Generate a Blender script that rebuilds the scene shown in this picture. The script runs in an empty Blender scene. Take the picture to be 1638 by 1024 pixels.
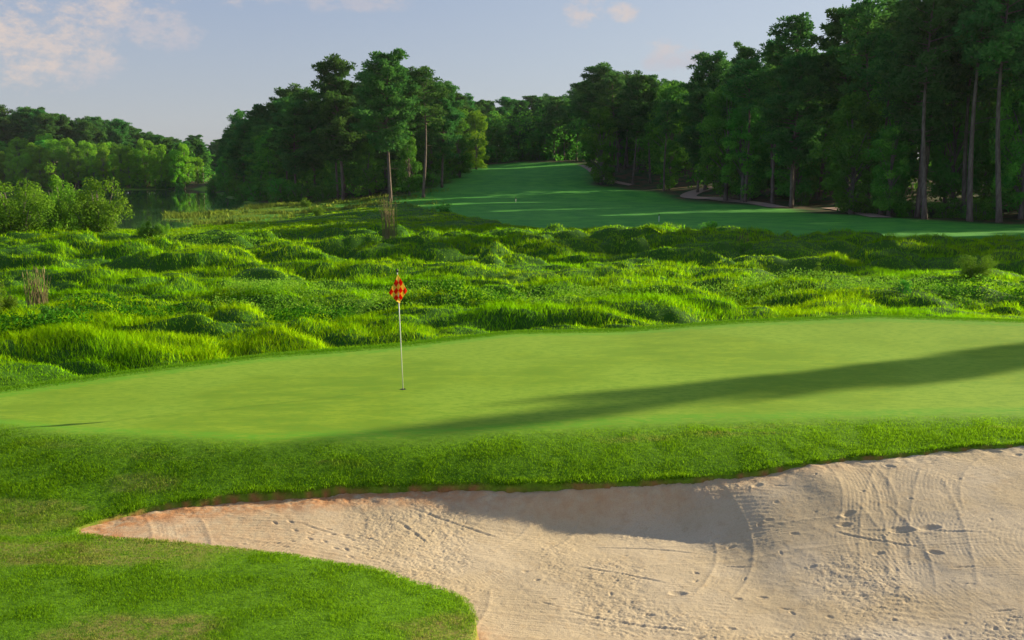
import bpy, math, random
import numpy as np
from mathutils import Vector
R = math.radians
rs = np.random.RandomState(7)
random.seed(5)
sc = bpy.context.scene
COL = sc.collection

HAZE = .00007
sun_az = R(24.5); SUN_EL = R(18.5)
# ------------------------------------------------------------------ camera
F = 1638.0; CAMZ = 6.0
PITCH = math.atan((512 - 268) / F)
cp, sp = math.cos(PITCH), math.sin(PITCH)
cam_d = bpy.data.cameras.new('camera'); cam = bpy.data.objects.new('camera', cam_d)
COL.objects.link(cam); sc.camera = cam
cam.location = (0, 0, CAMZ); cam.rotation_euler = (math.pi / 2 - PITCH, 0, 0)
cam_d.sensor_width = 36; cam_d.lens = 36.0; cam_d.clip_start = 0.1; cam_d.clip_end = 6000

def ray(u, v):
    dx = (u - 819) / F; dy = (512 - v) / F
    return dx, cp + dy * sp, -sp + dy * cp
def PX(u, v, z):
    """where the sight line through photo point (u, v) meets height z"""
    dx, yy, zz = ray(u, v); t = (z - CAMZ) / zz
    return dx * t, yy * t

# ------------------------------------------------------------------ noise
def _h(ix, iy, seed):
    n = (ix.astype(np.int64) * 374761393 + iy.astype(np.int64) * 668265263 + seed * 1442695041) & 0xffffffff
    n = ((n ^ (n >> 13)) * 1274126177) & 0xffffffff
    n = ((n ^ (n >> 15)) * 2246822519) & 0xffffffff
    return ((n ^ (n >> 16)) & 0xffffff) / float(0xffffff)
def vn(x, y, seed=0):
    x = np.asarray(x, float); y = np.asarray(y, float)
    ix = np.floor(x); iy = np.floor(y); fx = x - ix; fy = y - iy
    fx = fx * fx * (3 - 2 * fx); fy = fy * fy * (3 - 2 * fy)
    a = _h(ix, iy, seed); b = _h(ix + 1, iy, seed); c = _h(ix, iy + 1, seed); d = _h(ix + 1, iy + 1, seed)
    return (a + (b - a) * fx) * (1 - fy) + (c + (d - c) * fx) * fy
def fbm(x, y, seed=0, o=4):
    s = 0; a = .5; t = 0
    for k in range(o):
        s = s + a * vn(x * 2 ** k + 17.3 * k, y * 2 ** k - 9.1 * k, seed + k); t += a; a *= .5
    return s / t
def sm(x, a, b):
    t = np.clip((np.asarray(x, float) - a) / (b - a), 0, 1); return t * t * (3 - 2 * t)
def bumps(x, y, cx, cy, seed, rmin, rmax):
    """rounded hummocks with sharp valleys: highest of the jittered paraboloids around"""
    gx = x / cx; gy = y / cy; ix = np.floor(gx); iy = np.floor(gy); best = np.zeros_like(gx)
    for dx in (-1, 0, 1):
        for dy in (-1, 0, 1):
            jx = ix + dx; jy = iy + dy
            px = jx + _h(jx, jy, seed); py = jy + _h(jx, jy, seed + 11)
            r = rmin + (rmax - rmin) * _h(jx, jy, seed + 23); a = .45 + .55 * _h(jx, jy, seed + 37)
            d2 = ((gx - px) ** 2 + (gy - py) ** 2) / (r * r)
            best = np.maximum(best, a * np.clip(1 - d2, 0, 1) ** .72)
    return best

# ------------------------------------------------------------------ plan of the place
def poly_sd(px, py, poly):
    """signed distance, positive inside"""
    px = np.asarray(px, float); py = np.asarray(py, float)
    shp = px.shape; px = px.ravel(); py = py.ravel()
    d = np.full(px.shape, 1e9); ins = np.zeros(px.shape, bool); n = len(poly)
    for i in range(n):
        x0, y0 = poly[i]; x1, y1 = poly[(i + 1) % n]
        ex, ey = x1 - x0, y1 - y0; L = ex * ex + ey * ey + 1e-12
        t = np.clip(((px - x0) * ex + (py - y0) * ey) / L, 0, 1)
        d = np.minimum(d, (px - x0 - t * ex) ** 2 + (py - y0 - t * ey) ** 2)
        if y0 != y1:
            c = ((y0 > py) != (y1 > py)) & (px < (x1 - x0) * (py - y0) / (y1 - y0) + x0)
            ins ^= c
    return np.where(ins, np.sqrt(d), -np.sqrt(d)).reshape(shp)
def smooth_poly(p, it=2, closed=True):
    for _ in range(it):
        q = []
        n = len(p)
        for i in range(n if closed else n - 1):
            a = p[i]; b = p[(i + 1) % n]
            q.append((a[0] * .75 + b[0] * .25, a[1] * .75 + b[1] * .25)); q.append((a[0] * .25 + b[0] * .75, a[1] * .25 + b[1] * .75))
        if not closed: q = [p[0]] + q + [p[-1]]
        p = q
    return p

lip_px = [(112, 851, 1.45), (160, 831, 1.46), (250, 812, 1.48), (400, 793, 1.5), (500, 788, 1.5), (560, 782, 1.5), (700, 777, 1.52),
          (850, 778, 1.54), (1000, 772, 1.56), (1120, 764, 1.6), (1220, 753, 1.66), (1330, 736, 1.74), (1450, 726, 1.78), (1560, 714, 1.82), (1638, 711, 1.84)]
LIP = np.array([PX(u, v, z) + (z,) for u, v, z in lip_px])
LIP = np.vstack([[-14, 12.2, 1.5], [-8, 12.2, 1.46], LIP, [12, 15.7, 1.9], [20, 17, 2.0]])
near_px = [(760, 1024), (768, 990), (757, 965), (722, 951), (650, 934), (560, 913), (450, 891), (300, 867), (190, 857)]
NEAR = [PX(u, v, 1.5) for u, v in near_px]
BUNK = [(a[0], a[1]) for a in LIP[2:-2]] + [(12, 15.7), (16, 15), (17, 9), (13, 5), (4, 4.6), (-.2, 6.2)] + NEAR
BUNK = smooth_poly(BUNK, 1)
_gx = np.arange(-16, 20, .1); _yl = np.interp(_gx, LIP[:, 0], LIP[:, 1]); _zl = np.interp(_gx, LIP[:, 0], LIP[:, 2])
_ys = np.array([np.mean(np.interp(np.linspace(g - 2.2, g + 2.2, 45), LIP[:, 0], LIP[:, 1])) for g in _gx])
_k = 1 - sm(_gx, -4.6, -2.4)
LIPH = np.stack([_gx, _ys * _k + _yl * (1 - _k), _zl], 1)
NEARY = np.array(sorted(NEAR))

back_px = [(0, 628, 1.86), (200, 601, 1.9), (420, 572, 1.95), (640, 555, 1.98), (820, 535, 2.0), (1000, 531, 2.02), (1100, 523, 2.1), (1180, 517, 2.16),
           (1400, 508, 2.26), (1638, 515, 2.26)]
BACK = np.array([PX(u, v, z) + (z,) for u, v, z in back_px])
BACK = np.vstack([[-20, 14, 1.7], [-13, 16.2, 1.8], BACK, [20, 23, 2.2], [30, 20, 2.1]])
front_px = [(0, 676), (120, 690), (400, 704), (640, 697), (860, 684), (1100, 674), (1400, 664), (1638, 660)]
FRONT = np.array([PX(u, v, 1.95) + (1.95,) for u, v in front_px])
FRONT = np.vstack([[-13, 16.2, 1.8], FRONT, [13, 18, 2.0], [20, 20, 2.1]])

LAKE = [PX(u, v, 0) for u, v in [(343, 303.5), (352, 310), (372, 318), (396, 323), (389, 328), (388, 334), (345, 337.5), (320, 340), (290, 341),
        (262, 342.5), (258, 347), (266, 351), (290, 352.5), (308, 353), (306, 360), (292, 371), (240, 372), (180, 370), (100, 362), (0, 350), (-200, 345)]]
LAKE += [(-330, 150), (-420, 283)] + [PX(u, v, 0) for u, v in [(-300, 303), (0, 303), (120, 303), (230, 303.5), (290, 303)]]

def interp(x, tab, c=1): return np.interp(x, tab[:, 0], tab[:, c])
Y_F = [60, 90, 130, 150, 165, 185, 205, 225, 240, 260, 320, 700, 3000]
Z_F = [.55, .62, .8, 1.25, 1.95, 3.2, 4.7, 5.75, 6.3, 6.6, 7, 9, 12]

MARSH_PX = [(-100, 345), (390, 352), (480, 345), (560, 331), (640, 332), (720, 350), (820, 366), (900, 374), (1000, 380), (1100, 385), (1300, 392), (1450, 397), (1700, 404)]
MARSH_EDGE = np.array([PX(u, v, .6) for u, v in MARSH_PX])
MARSH_EDGE = np.vstack([[-300, 118], MARSH_EDGE, [62, 66], [300, 60]])

def marsh_mask(x, y):
    yb = interp(x, BACK); ye = interp(x, MARSH_EDGE)
    return sm(y - yb, 2.5, 5) * sm(ye - y, -1, 3)
def Hfar(x, y):
    z = np.interp(y, Y_F, Z_F)
    wl = sm(x, -45, -12); zl = .45 + .006 * np.clip(y - 200, 0, 1e9) * 1.0 * (y > 200)
    z = zl * (1 - wl) + z * wl
    z = z - .36 * sm(x, -14, -26) * sm(y, 84, 108) * sm(y, 230, 160)
    z = z + 1.1 * sm(x + (y - 98) * .42, 49, 72) * sm(y, 70, 100)          # wooded bank on the right
    z = z + (.75 + .7 * sm(y, 140, 175)) * (fbm(x / 26., y / 15., 3, 2) - .5) * sm(y, 70, 110)
    return z
def H(x, y, hum=True, lake=True):
    x = np.asarray(x, float); y = np.asarray(y, float)
    z = Hfar(x, y)
    yb, zb = interp(x, BACK), interp(x, BACK, 2)
    # marsh
    if hum:
        m = marsh_mask(x, y)
        wx = x + 3.4 * (vn(x / 4, y / 3, 61) - .5) + 1.1 * (vn(x / 1.3, y / 1.1, 63) - .5); wy = y + 2.2 * (vn(x / 4, y / 3, 62) - .5) + .9 * (vn(x / 1.3, y / 1.1, 64) - .5)
        g = np.clip(y / 60, .8, 1.15) * (1 - .62 * sm(y, 60, 86)) * (1 - .85 * sm(y, 66, 88) * sm(x, -12, -26))
        b = 1.05 * bumps(wx, wy, 4.6, 2.5, 5, .35, 1.0) + .55 * bumps(wx + 3, wy, 2.3, 1.35, 9, .35, .85) + .5 * fbm(x * .8, y * 1.0, 21, 4)
        z = z + m * b * (0.65 + .55 * vn(x / 16, y / 11, 77)) * g
    # putting green platform
    front, zf = interp(x, FRONT), interp(x, FRONT, 2)
    tg = np.clip((y - front) / np.maximum(yb - front, .5), 0, 1)
    zg = zf + (zb - zf) * tg + .07 * np.sin(tg * 3.1416) * np.sin(x * .35 + 1) + .03 * (vn(x / 4, y / 3, 41) - .5)
    back = sm(y - yb, 0.0, 5.5)
    z = np.where(y > yb, zg * (1 - back) + z * back, zg)
    # bank down to the lip line
    yl, zl = interp(x, LIPH), interp(x, LIPH, 2)
    t = np.clip((y - yl) / np.maximum(front - yl, .3), 0, 1)
    kx = sm(x, -6.5, -1.5); prof = sm(t, 0, 1) * (1 - kx) + (1 - (1 - t) ** 2.2) * kx
    prof = prof * .86 + .14 * t
    zbank = zl + (zg - zl) * prof + .035 * (fbm(x * 1.3, y * 1.3, 51, 3) - .5) * sm(t, 0, .1) * sm(t, 1, .8)
    z = np.where(y < front, zbank, z)
    # near ground
    zn = 1.46 + .16 * sm(y, 12.6, 10.6) * sm(x, 1, -2) + .05 * (vn(x / 2.3, y / 1.7, 43) - .5) + np.clip(8.2 - y, 0, 10) * .33
    k = sm(yl - y, 0, 1.1)
    z = np.where(y < yl, zl * (1 - k) + zn * k, z)
    if lake:
        s = poly_sd(x, y, LAKE)
        s = s + 2.0 * (vn(x / 3, y / 3, 91) - .5) * sm(y, 60, 90)
        z = np.where(s > -6, z * (1 - sm(s, -6, 0) * .82), z)
        z = np.where(s > 0, -.02 - .9 * sm(s, 0, 5), z)
    return z
def HIT(u, v, zguess=1.0):
    dx, yy, zz = ray(u, v)
    t = np.linspace(8, 700, 6000)
    z = CAMZ + zz * t; g = H(dx * t, yy * t, hum=False)
    i = np.argmax(z < g)
    if not (z < g).any(): i = -1
    return dx * t[i], yy * t[i], float(g[i])
def Z1(x, y, hum=True): return float(H(np.array([x]), np.array([y]), hum)[0])

# ------------------------------------------------------------------ mesh helpers
def mesh_np(name, V, faces, mats=(), smooth=False, attrs=None, midx=None):
    """faces: an (n,3) or (n,4) int array"""
    me = bpy.data.meshes.new(name)
    V = np.asarray(V, np.float32); faces = np.asarray(faces, np.int32)
    nf, k = faces.shape
    me.vertices.add(len(V)); me.vertices.foreach_set('co', V.ravel())
    me.loops.add(nf * k); me.loops.foreach_set('vertex_index', faces.ravel())
    me.polygons.add(nf); me.polygons.foreach_set('loop_start', np.arange(0, nf * k, k, dtype=np.int32))
    me.polygons.foreach_set('loop_total', np.full(nf, k, np.int32))
    if smooth: me.polygons.foreach_set('use_smooth', np.ones(nf, bool))
    for m in mats: me.materials.append(m)
    if midx is not None: me.polygons.foreach_set('material_index', np.asarray(midx, np.int32))
    me.update(calc_edges=True)
    for an, av in (attrs or {}).items():
        a = me.attributes.new(an, 'FLOAT', 'POINT'); a.data.foreach_set('value', np.asarray(av, np.float32))
    return me
def link(name, me, parent=None, loc=None, **props):
    o = bpy.data.objects.new(name, me); COL.objects.link(o)
    if parent: o.parent = parent
    if loc is not None: o.location = loc
    for k, v in props.items():
        if v is not None: o[k] = v
    return o
def empty(name, loc, label, cat, group=None, rz=0, scale=None):
    o = bpy.data.objects.new(name, None); COL.objects.link(o); o.location = loc; o.rotation_euler = (0, 0, rz)
    o.empty_display_size = .3
    if scale: o.scale = scale
    o['label'] = label; o['category'] = cat
    if group: o['group'] = group
    return o

class Geo:
    def __init__(s): s.V = []; s.Fq = []; s.n = 0; s.A = []
    def add(s, V, Fq, a=0.5):
        s.V.append(np.asarray(V, float)); s.Fq.append(np.asarray(Fq, int) + s.n); s.n += len(V)
        s.A.append(np.full(len(V), a) if np.isscalar(a) else a)
    def tube(s, pts, rad, k=7, a=.5, cap=True):
        pts = np.asarray(pts, float); n = len(pts); V = []
        for i in range(n):
            d = pts[min(i + 1, n - 1)] - pts[max(i - 1, 0)]; d = d / (np.linalg.norm(d) + 1e-9)
            r = np.array([1, 0, 0]) if abs(d[0]) < .8 else np.array([0, 1, 0])
            p = np.cross(d, r); p /= np.linalg.norm(p); q = np.cross(d, p)
            for j in range(k):
                an = 2 * math.pi * j / k; V.append(pts[i] + rad[i] * (math.cos(an) * p + math.sin(an) * q))
        Fq = [[i * k + j, i * k + (j + 1) % k, (i + 1) * k + (j + 1) % k, (i + 1) * k + j] for i in range(n - 1) for j in range(k)]
        if cap:
            b = len(V); V.append(pts[-1]); V.append(pts[0])
            for j in range(0, k): 
                Fq.append([(n - 1) * k + j, (n - 1) * k + (j + 1) % k, b, b]); Fq.append([(j + 1) % k, j, b + 1, b + 1])
        s.add(V, Fq, a)
    def build(s, name, mats, smooth=True):
        V = np.vstack(s.V); Fq = np.vstack(s.Fq)
        tri = Fq[:, 2] == Fq[:, 3]
        if not tri.any(): return mesh_np(name, V, Fq, mats, smooth, {'rnd': np.concatenate(s.A)})
        me = bpy.data.meshes.new(name)
        fs = Fq.tolist(); fs = [f[:3] if t else f for f, t in zip(fs, tri)]
        me.from_pydata(V.tolist(), [], fs)
        if smooth: me.polygons.foreach_set('use_smooth', np.ones(len(fs), bool))
        for m in mats: me.materials.append(m)
        a = me.attributes.new('rnd', 'FLOAT', 'POINT'); a.data.foreach_set('value', np.concatenate(s.A).astype(np.float32))
        me.update(); return me

# ------------------------------------------------------------------ materials
class N:
    def __init__(s, name):
        s.m = bpy.data.materials.new(name); s.m.use_nodes = True; s.t = s.m.node_tree; s.t.nodes.clear()
        s.out = s.t.nodes.new('ShaderNodeOutputMaterial')
    def n(s, typ, ins=None, **kw):
        nd = s.t.nodes.new('ShaderNode' + typ)
        for k, v in kw.items(): setattr(nd, k, v)
        for k, v in (ins or {}).items():
            if isinstance(v, bpy.types.NodeSocket): s.t.links.new(v, nd.inputs[k])
            else: nd.inputs[k].default_value = v
        return nd
    def link(s, a, b): s.t.links.new(a, b)
    def math(s, op, a, b=0.0, clamp=False):
        nd = s.n('Math', {0: a, 1: b}, operation=op, use_clamp=clamp); return nd.outputs[0]
    def mix(s, fac, a, b, typ='MIX'):
        nd = s.n('Mix', data_type='RGBA', blend_type=typ)
        for i, v in ((0, fac), (6, a), (7, b)):
            if isinstance(v, bpy.types.NodeSocket): s.t.links.new(v, nd.inputs[i])
            else: nd.inputs[i].default_value = v if i == 0 else (tuple(v) + (1,))[:4]
        return nd.outputs[2]
    def attr(s, name): return s.n('Attribute', attribute_name=name).outputs['Fac']
    def pos(s): return s.n('NewGeometry').outputs['Position']
    def noise(s, vec, scale, detail=4, rough=.55, sx=(1, 1, 1)):
        mp = s.n('Mapping', {'Vector': vec, 'Scale': sx})
        return s.n('TexNoise', {'Vector': mp.outputs[0], 'Scale': scale, 'Detail': detail, 'Roughness': rough}).outputs['Fac']
    def ramp(s, fac, stops):
        nd = s.n('ValToRGB', {'Fac': fac}); cr = nd.color_ramp
        while len(cr.elements) < len(stops): cr.elements.new(.5)
        for e, (p, c) in zip(cr.elements, stops): e.position = p; e.color = (tuple(c) + (1,))[:4] if not np.isscalar(c) else (c, c, c, 1)
        return nd.outputs['Color']
    def sstep(s, v, a, b): 
        return s.n('MapRange', {'Value': v, 'From Min': a, 'From Max': b}, interpolation_type='SMOOTHSTEP').outputs['Result']
    def done(s, sh): s.link(sh, s.out.inputs['Surface']); return s.m

def leafy(name, c0, c1, c2, trans=.35, vec_scale=.25, obj_var=.25, gloss=.0, lie=False):
    """two-sided foliage: diffuse + translucent, tint varying by leaf, by place and by tree"""
    a = N(name); rnd = a.attr('rnd')
    col = a.mix(rnd, c0, c1)
    nz = a.noise(a.pos(), vec_scale, 3)
    col = a.mix(a.sstep(nz, .42, .68), col, c2)
    if obj_var:
        oi = a.n('ObjectInfo').outputs['Random']
        f = a.math('ADD', a.math('MULTIPLY', oi, obj_var * 2), 1 - obj_var)
        hs = a.n('HueSaturation', {'Value': f, 'Color': col, 'Hue': a.math('ADD', a.math('MULTIPLY', oi, .03), .485)}); col = hs.outputs[0]
    d = a.n('BsdfDiffuse', {'Color': col}); t = a.n('BsdfTranslucent', {'Color': col})
    if lie: a.link(a.n('Attribute', attribute_name='lie').outputs['Vector'], d.inputs['Normal'])
    mx = a.n('MixShader', {0: trans, 1: d.outputs[0], 2: t.outputs[0]}).outputs[0]
    if gloss:
        g = a.n('BsdfGlossy', {'Color': (.8, .9, .8, 1), 'Roughness': .45})
        mx = a.n('MixShader', {0: gloss, 1: mx, 2: g.outputs[0]}).outputs[0]
    return a.done(mx)

M_PINE = leafy('pine_needles', (.030, .120, .028), (.16, .34, .06), (.065, .20, .045), .33, .12, .25)
M_BROAD = leafy('broad_leaves', (.038, .17, .022), (.21, .50, .045), (.09, .30, .035), .38, .12, .25)
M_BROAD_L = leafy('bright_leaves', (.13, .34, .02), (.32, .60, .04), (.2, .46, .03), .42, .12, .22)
M_SHRUB = leafy('shrub_leaves', (.10, .24, .016), (.25, .42, .035), (.16, .33, .025), .4, .5, .15)
M_MARSH = leafy('marsh_blades', (.085, .38, .002), (.58, .88, .005), (.25, .62, .003), .34, .16, 0, lie=True)
M_ROUGH = leafy('rough_blades', (.085, .23, .008), (.19, .38, .02), (.12, .30, .01), .42, .9, 0)
M_MEADOW = leafy('meadow_blades', (.15, .27, .02), (.36, .44, .07), (.24, .36, .04), .3, .2, 0, lie=True)
M_HERB = leafy('herb_leaves', (.12, .34, .012), (.36, .56, .07), (.2, .44, .03), .35, .8, 0)
M_DRY = leafy('dead_stalks', (.16, .13, .06), (.34, .27, .15), (.22, .18, .09), .15, 2, 0)
M_DARKHERB = leafy('dark_herb_leaves', (.03, .13, .006), (.08, .26, .01), (.05, .18, .01), .3, .8, 0)

def rough_mat():
    """near grass blades: greens with straw-coloured thin patches"""
    a = N('rough_turf_blades'); p = a.pos(); rnd = a.attr('rnd')
    col = a.mix(rnd, (.15, .36, .006), (.29, .54, .012))
    col = a.mix(a.sstep(a.noise(p, 1.1, 4), .42, .62), col, (.25, .50, .01))
    dry = a.math('MULTIPLY', a.attr('dry'), a.sstep(rnd, .25, .55))
    col = a.mix(dry, col, (.48, .40, .13))
    d = a.n('BsdfDiffuse', {'Color': col}); t = a.n('BsdfTranslucent', {'Color': col})
    a.link(a.n('Attribute', attribute_name='lie').outputs['Vector'], d.inputs['Normal'])
    return a.done(a.n('MixShader', {0: .46, 1: d.outputs[0], 2: t.outputs[0]}).outputs[0])
M_TURF = rough_mat()

def bark(name, c0, c1):
    a = N(name); p = a.n('TexCoord').outputs['Object']
    n1 = a.noise(p, 3.0, 5, .7, (1.6, 1.6, .35)); n2 = a.noise(p, .8, 3, .5, (1, 1, .5))
    col = a.mix(a.sstep(n1, .35, .65), c0, c1)
    col = a.mix(a.math('MULTIPLY', n2, .5), col, (.16, .10, .075))
    b = a.n('Bump', {'Height': n1, 'Strength': .6, 'Distance': .08})
    pr = a.n('BsdfPrincipled', {'Base Color': col, 'Roughness': .9, 'Normal': b.outputs[0]})
    return a.done(pr.outputs[0])
M_BARK = bark('pine_bark', (.07, .05, .04), (.21, .16, .135))
M_BARK2 = bark('grey_bark', (.09, .08, .07), (.24, .21, .18))

def ground_mat():
    a = N('course_turf'); p = a.pos()
    g, f, s, fo, w = a.attr('green'), a.attr('fairway'), a.attr('soil'), a.attr('forest'), a.attr('dry')
    # rough turf base
    n1 = a.noise(p, 9, 5, .7); n2 = a.noise(p, 1.1, 4)
    col = a.mix(a.sstep(n1, .3, .7), (.06, .15, .005), (.15, .31, .012))
    col = a.mix(a.math('MULTIPLY', w, a.sstep(n1, .35, .6)), col, (.26, .21, .07))
    # marsh floor: shade of the gaps between blades put into its dark green
    mf = a.attr('marsh'); col = a.mix(mf, col, (.03, .10, .004))
    # fairway
    fn = a.noise(p, .35, 5, .6, (1, 1.6, 1)); fn2 = a.noise(p, 2.2, 4, .6)
    fcol = a.mix(a.sstep(fn, .35, .65), (.026, .19, .020), (.070, .29, .024))
    fcol = a.mix(a.math('MULTIPLY', a.sstep(fn2, .4, .7), .35), fcol, (.11, .35, .04))
    col = a.mix(f, col, fcol)
    # putting green
    gn = a.noise(p, 1.6, 7, .7, (.5, 1.4, 1)); gn2 = a.noise(p, .28, 3, .5); gn3 = a.noise(p, 14, 3, .7, (.35, 1, 1))
    gcol = a.mix(a.sstep(gn, .38, .64), (.155, .27, .010), (.23, .345, .016))
    gcol = a.mix(a.sstep(gn2, .42, .6), gcol, (.225, .355, .024))
    gcol = a.mix(a.math('MULTIPLY', a.sstep(gn3, .42, .66), .75), gcol, (.13, .27, .012))
    gcol = a.mix(a.math('MULTIPLY', a.attr('fringe'), a.sstep(gn3, .3, .6)), gcol, (.12, .31, .012))
    col = a.mix(g, col, gcol)
    # forest floor: pine straw
    sn = a.noise(p, .5, 5, .65)
    scol = a.mix(a.sstep(sn, .4, .62), (.02, .06, .012), (.10, .055, .03))
    col = a.mix(fo, col, scol)
    # bare earth at the lip of the bunker
    en = a.noise(p, 16, 4, .7)
    ecol = a.mix(en, (.16, .055, .02), (.42, .20, .09))
    col = a.mix(s, col, ecol)
    bmp = a.n('Bump', {'Height': a.mix(g, n1, gn3), 'Strength': a.math('SUBTRACT', .55, a.math('MULTIPLY', g, .42)), 'Distance': .03})
    pr = a.n('BsdfPrincipled', {'Base Color': col, 'Roughness': .85, 'Normal': bmp.outputs[0]})
    pr.inputs['Specular IOR Level'].default_value = .15
    return a.done(pr.outputs[0])
M_GROUND = ground_mat()

def sand_mat():
    a = N('bunker_sand'); p = a.pos()
    n0 = a.noise(p, .8, 4, .5); n1 = a.noise(p, 55, 3, .8); n2 = a.noise(p, 6, 5, .65)
    col = a.mix(a.sstep(n0, .35, .68), (.495, .395, .262), (.545, .445, .315))
    col = a.mix(a.math('MULTIPLY', a.sstep(n1, .45, .7), .5), col, (.36, .25, .15))
    col = a.mix(a.math('MULTIPLY', a.sstep(n2, .52, .72), .4), col, (.40, .28, .165))
    col = a.mix(a.math('MULTIPLY', a.attr('clay'), a.sstep(n2, .25, .6)), col, (.46, .23, .11))
    col = a.mix(a.attr('pale'), col, (.55, .49, .42))
    b = a.n('Bump', {'Height': n1, 'Strength': .5, 'Distance': .012})
    b2 = a.n('Bump', {'Height': n2, 'Strength': .3, 'Distance': .03, 'Normal': b.outputs[0]})
    pr = a.n('BsdfPrincipled', {'Base Color': col, 'Roughness': .95, 'Normal': b2.outputs[0]})
    pr.inputs['Specular IOR Level'].default_value = .1
    return a.done(pr.outputs[0])
M_SAND = sand_mat()

def simple(name, c, rough=.5, metal=0, spec=.5):
    a = N(name); pr = a.n('BsdfPrincipled', {'Base Color': tuple(c) + (1,), 'Roughness': rough, 'Metallic': metal, 'Specular IOR Level': spec})
    return a.done(pr.outputs[0])
def mat_path():
    a = N('cart_path_concrete'); p = a.pos(); n = a.noise(p, .7, 5, .6)
    col = a.mix(n, (.26, .15, .11), (.42, .29, .22))
    return a.done(a.n('BsdfPrincipled', {'Base Color': col, 'Roughness': .9}).outputs[0])
def mat_water():
    a = N('lake_water'); p = a.pos()
    n = a.noise(p, .9, 3, .55, (1, .25, 1)); n2 = a.noise(p, .07, 2, .5)
    h = a.math('MULTIPLY', n, a.math('ADD', a.math('MULTIPLY', n2, .6), .4))
    b = a.n('Bump', {'Height': h, 'Strength': .055, 'Distance': .05})
    pr = a.n('BsdfPrincipled', {'Base Color': (.030, .065, .038, 1), 'Roughness': .03, 'IOR': 1.33, 'Normal': b.outputs[0]})
    return a.done(pr.outputs[0])

# ------------------------------------------------------------------ terrain sheet
def axis(lo, hi, step, far_lo, far_hi, g):
    a = list(np.arange(lo, hi, step)); s = step; x = a[-1]; up = []
    while x < far_hi: s *= g; x += s; up.append(x)
    s = step; x = lo; dn = []
    while x > far_lo: s *= g; x -= s; dn.append(x)
    return np.array(dn[::-1] + a + up)
FOREST_A = [(14, 186), (18, 181), (26, 155.5), (31, 139), (37, 119), (40.5, 104), (49, 99.5), (58, 103), (100, 126), (160, 180), (130, 260), (40, 260), (22, 230)]
FOREST_B = [(-14, 247), (4, 249), (21, 216), (60, 240), (70, 330), (-60, 330), (-50, 262)]
FOREST_C = [(-76, 261), (-60, 222), (-49, 189), (-38, 168), (-29, 161.5), (-19, 160), (-13.5, 176), (-11, 196), (-8, 226), (-12, 250), (-45, 282), (-78, 284)]
FOREST_D = [(-170, 286), (-88, 285.5), (-84, 292), (-92, 335), (-130, 350), (-250, 345), (-250, 287)]
if True:
    xs = axis(-12, 13, .075, -2600, 2600, 1.0125)
    ys = axis(8.5, 30, .075, -60, 3200, 1.0105)
    X, Y = np.meshgrid(xs, ys)
    Zg = H(X, Y)
    sb = poly_sd(X, Y, BUNK)
    jit = .05 * (fbm(X * 3.1, Y * 3.1, 71, 3) - .5) * 2
    sbj = sb + jit
    zr = Zg.copy()
    dive = sm(sbj, -.02, .07)
    Zt = Zg - .75 * dive
    m_mask = marsh_mask(X, Y)
    yb, front = interp(X, BACK), interp(X, FRONT)
    gj = .12 * (vn(X / 1.5, Y / 1.5, 31) - .5)
    green = sm(Y - front + gj + .25 * (fbm(X * 2, Y * 3, 37, 3) - .5), -.5, .22) * sm(yb - Y, -.35, -.25)
    fringe = np.maximum(1 - sm(Y - front + gj, .25, .5), 1 - sm(yb - Y, .35, .6)) * green
    edge = interp(X, MARSH_EDGE)
    fair = sm(Y - edge, -1.5, 1.0) * sm(X, -34, -24)
    forest = np.zeros_like(X)
    for P in (FOREST_A, FOREST_B, FOREST_C, FOREST_D): forest = np.maximum(forest, sm(poly_sd(X, Y, P) + 4 * (vn(X / 6, Y / 6, 8) - .5), -2.5, 1.5))
    soil = sm(sbj, -.035, .0) * sm(sb, -.5, -.1)
    dry = sm(fbm(X * .55, Y * .8, 13, 4), .52, .66) * (Y < 12.2) * .9 + .5 * sm(fbm(X * .6, Y * 1.6, 14, 3), .5, .64) * (Y >= 12.2) * sm(front - Y, .3, .9) * sm(X, -2, -6)
    V = np.stack([X.ravel(), Y.ravel(), Zt.ravel()], 1)
    ny, nx = X.shape
    idx = np.arange(ny * nx).reshape(ny, nx)
    Q = np.stack([idx[:-1, :-1], idx[:-1, 1:], idx[1:, 1:], idx[1:, :-1]], -1).reshape(-1, 4)
    cen = lambda A: (A[:-1, :-1] + A[1:, 1:]).ravel() * .5
    cg, cm, cf = cen(green), cen(m_mask), cen(fair * (1 - forest))
    cls = np.zeros(len(Q), int)
    cls[cm > .5] = 2; cls[cf > .5] = 3; cls[cg > .5] = 1
    names = ['ground', 'putting_green', 'marsh_ground', 'fairway']
    AT = dict(green=green.ravel(), fringe=fringe.ravel(), fairway=fair.ravel(), soil=soil.ravel(), forest=forest.ravel(), dry=dry.ravel(), marsh=m_mask.ravel())
    # vertex normals of the whole sheet so the pieces shade as one
    for c, nm in enumerate(names):
        q = Q[cls == c]
        # drop the sheet where it lies deep under the sand
        used, inv = np.unique(q, return_inverse=True)
        me = mesh_np(nm, V[used], inv.reshape(q.shape), [M_GROUND], True, {k: v[used] for k, v in AT.items()})
        link(nm, me, kind='structure')
    print('terrain', X.shape)

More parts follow.
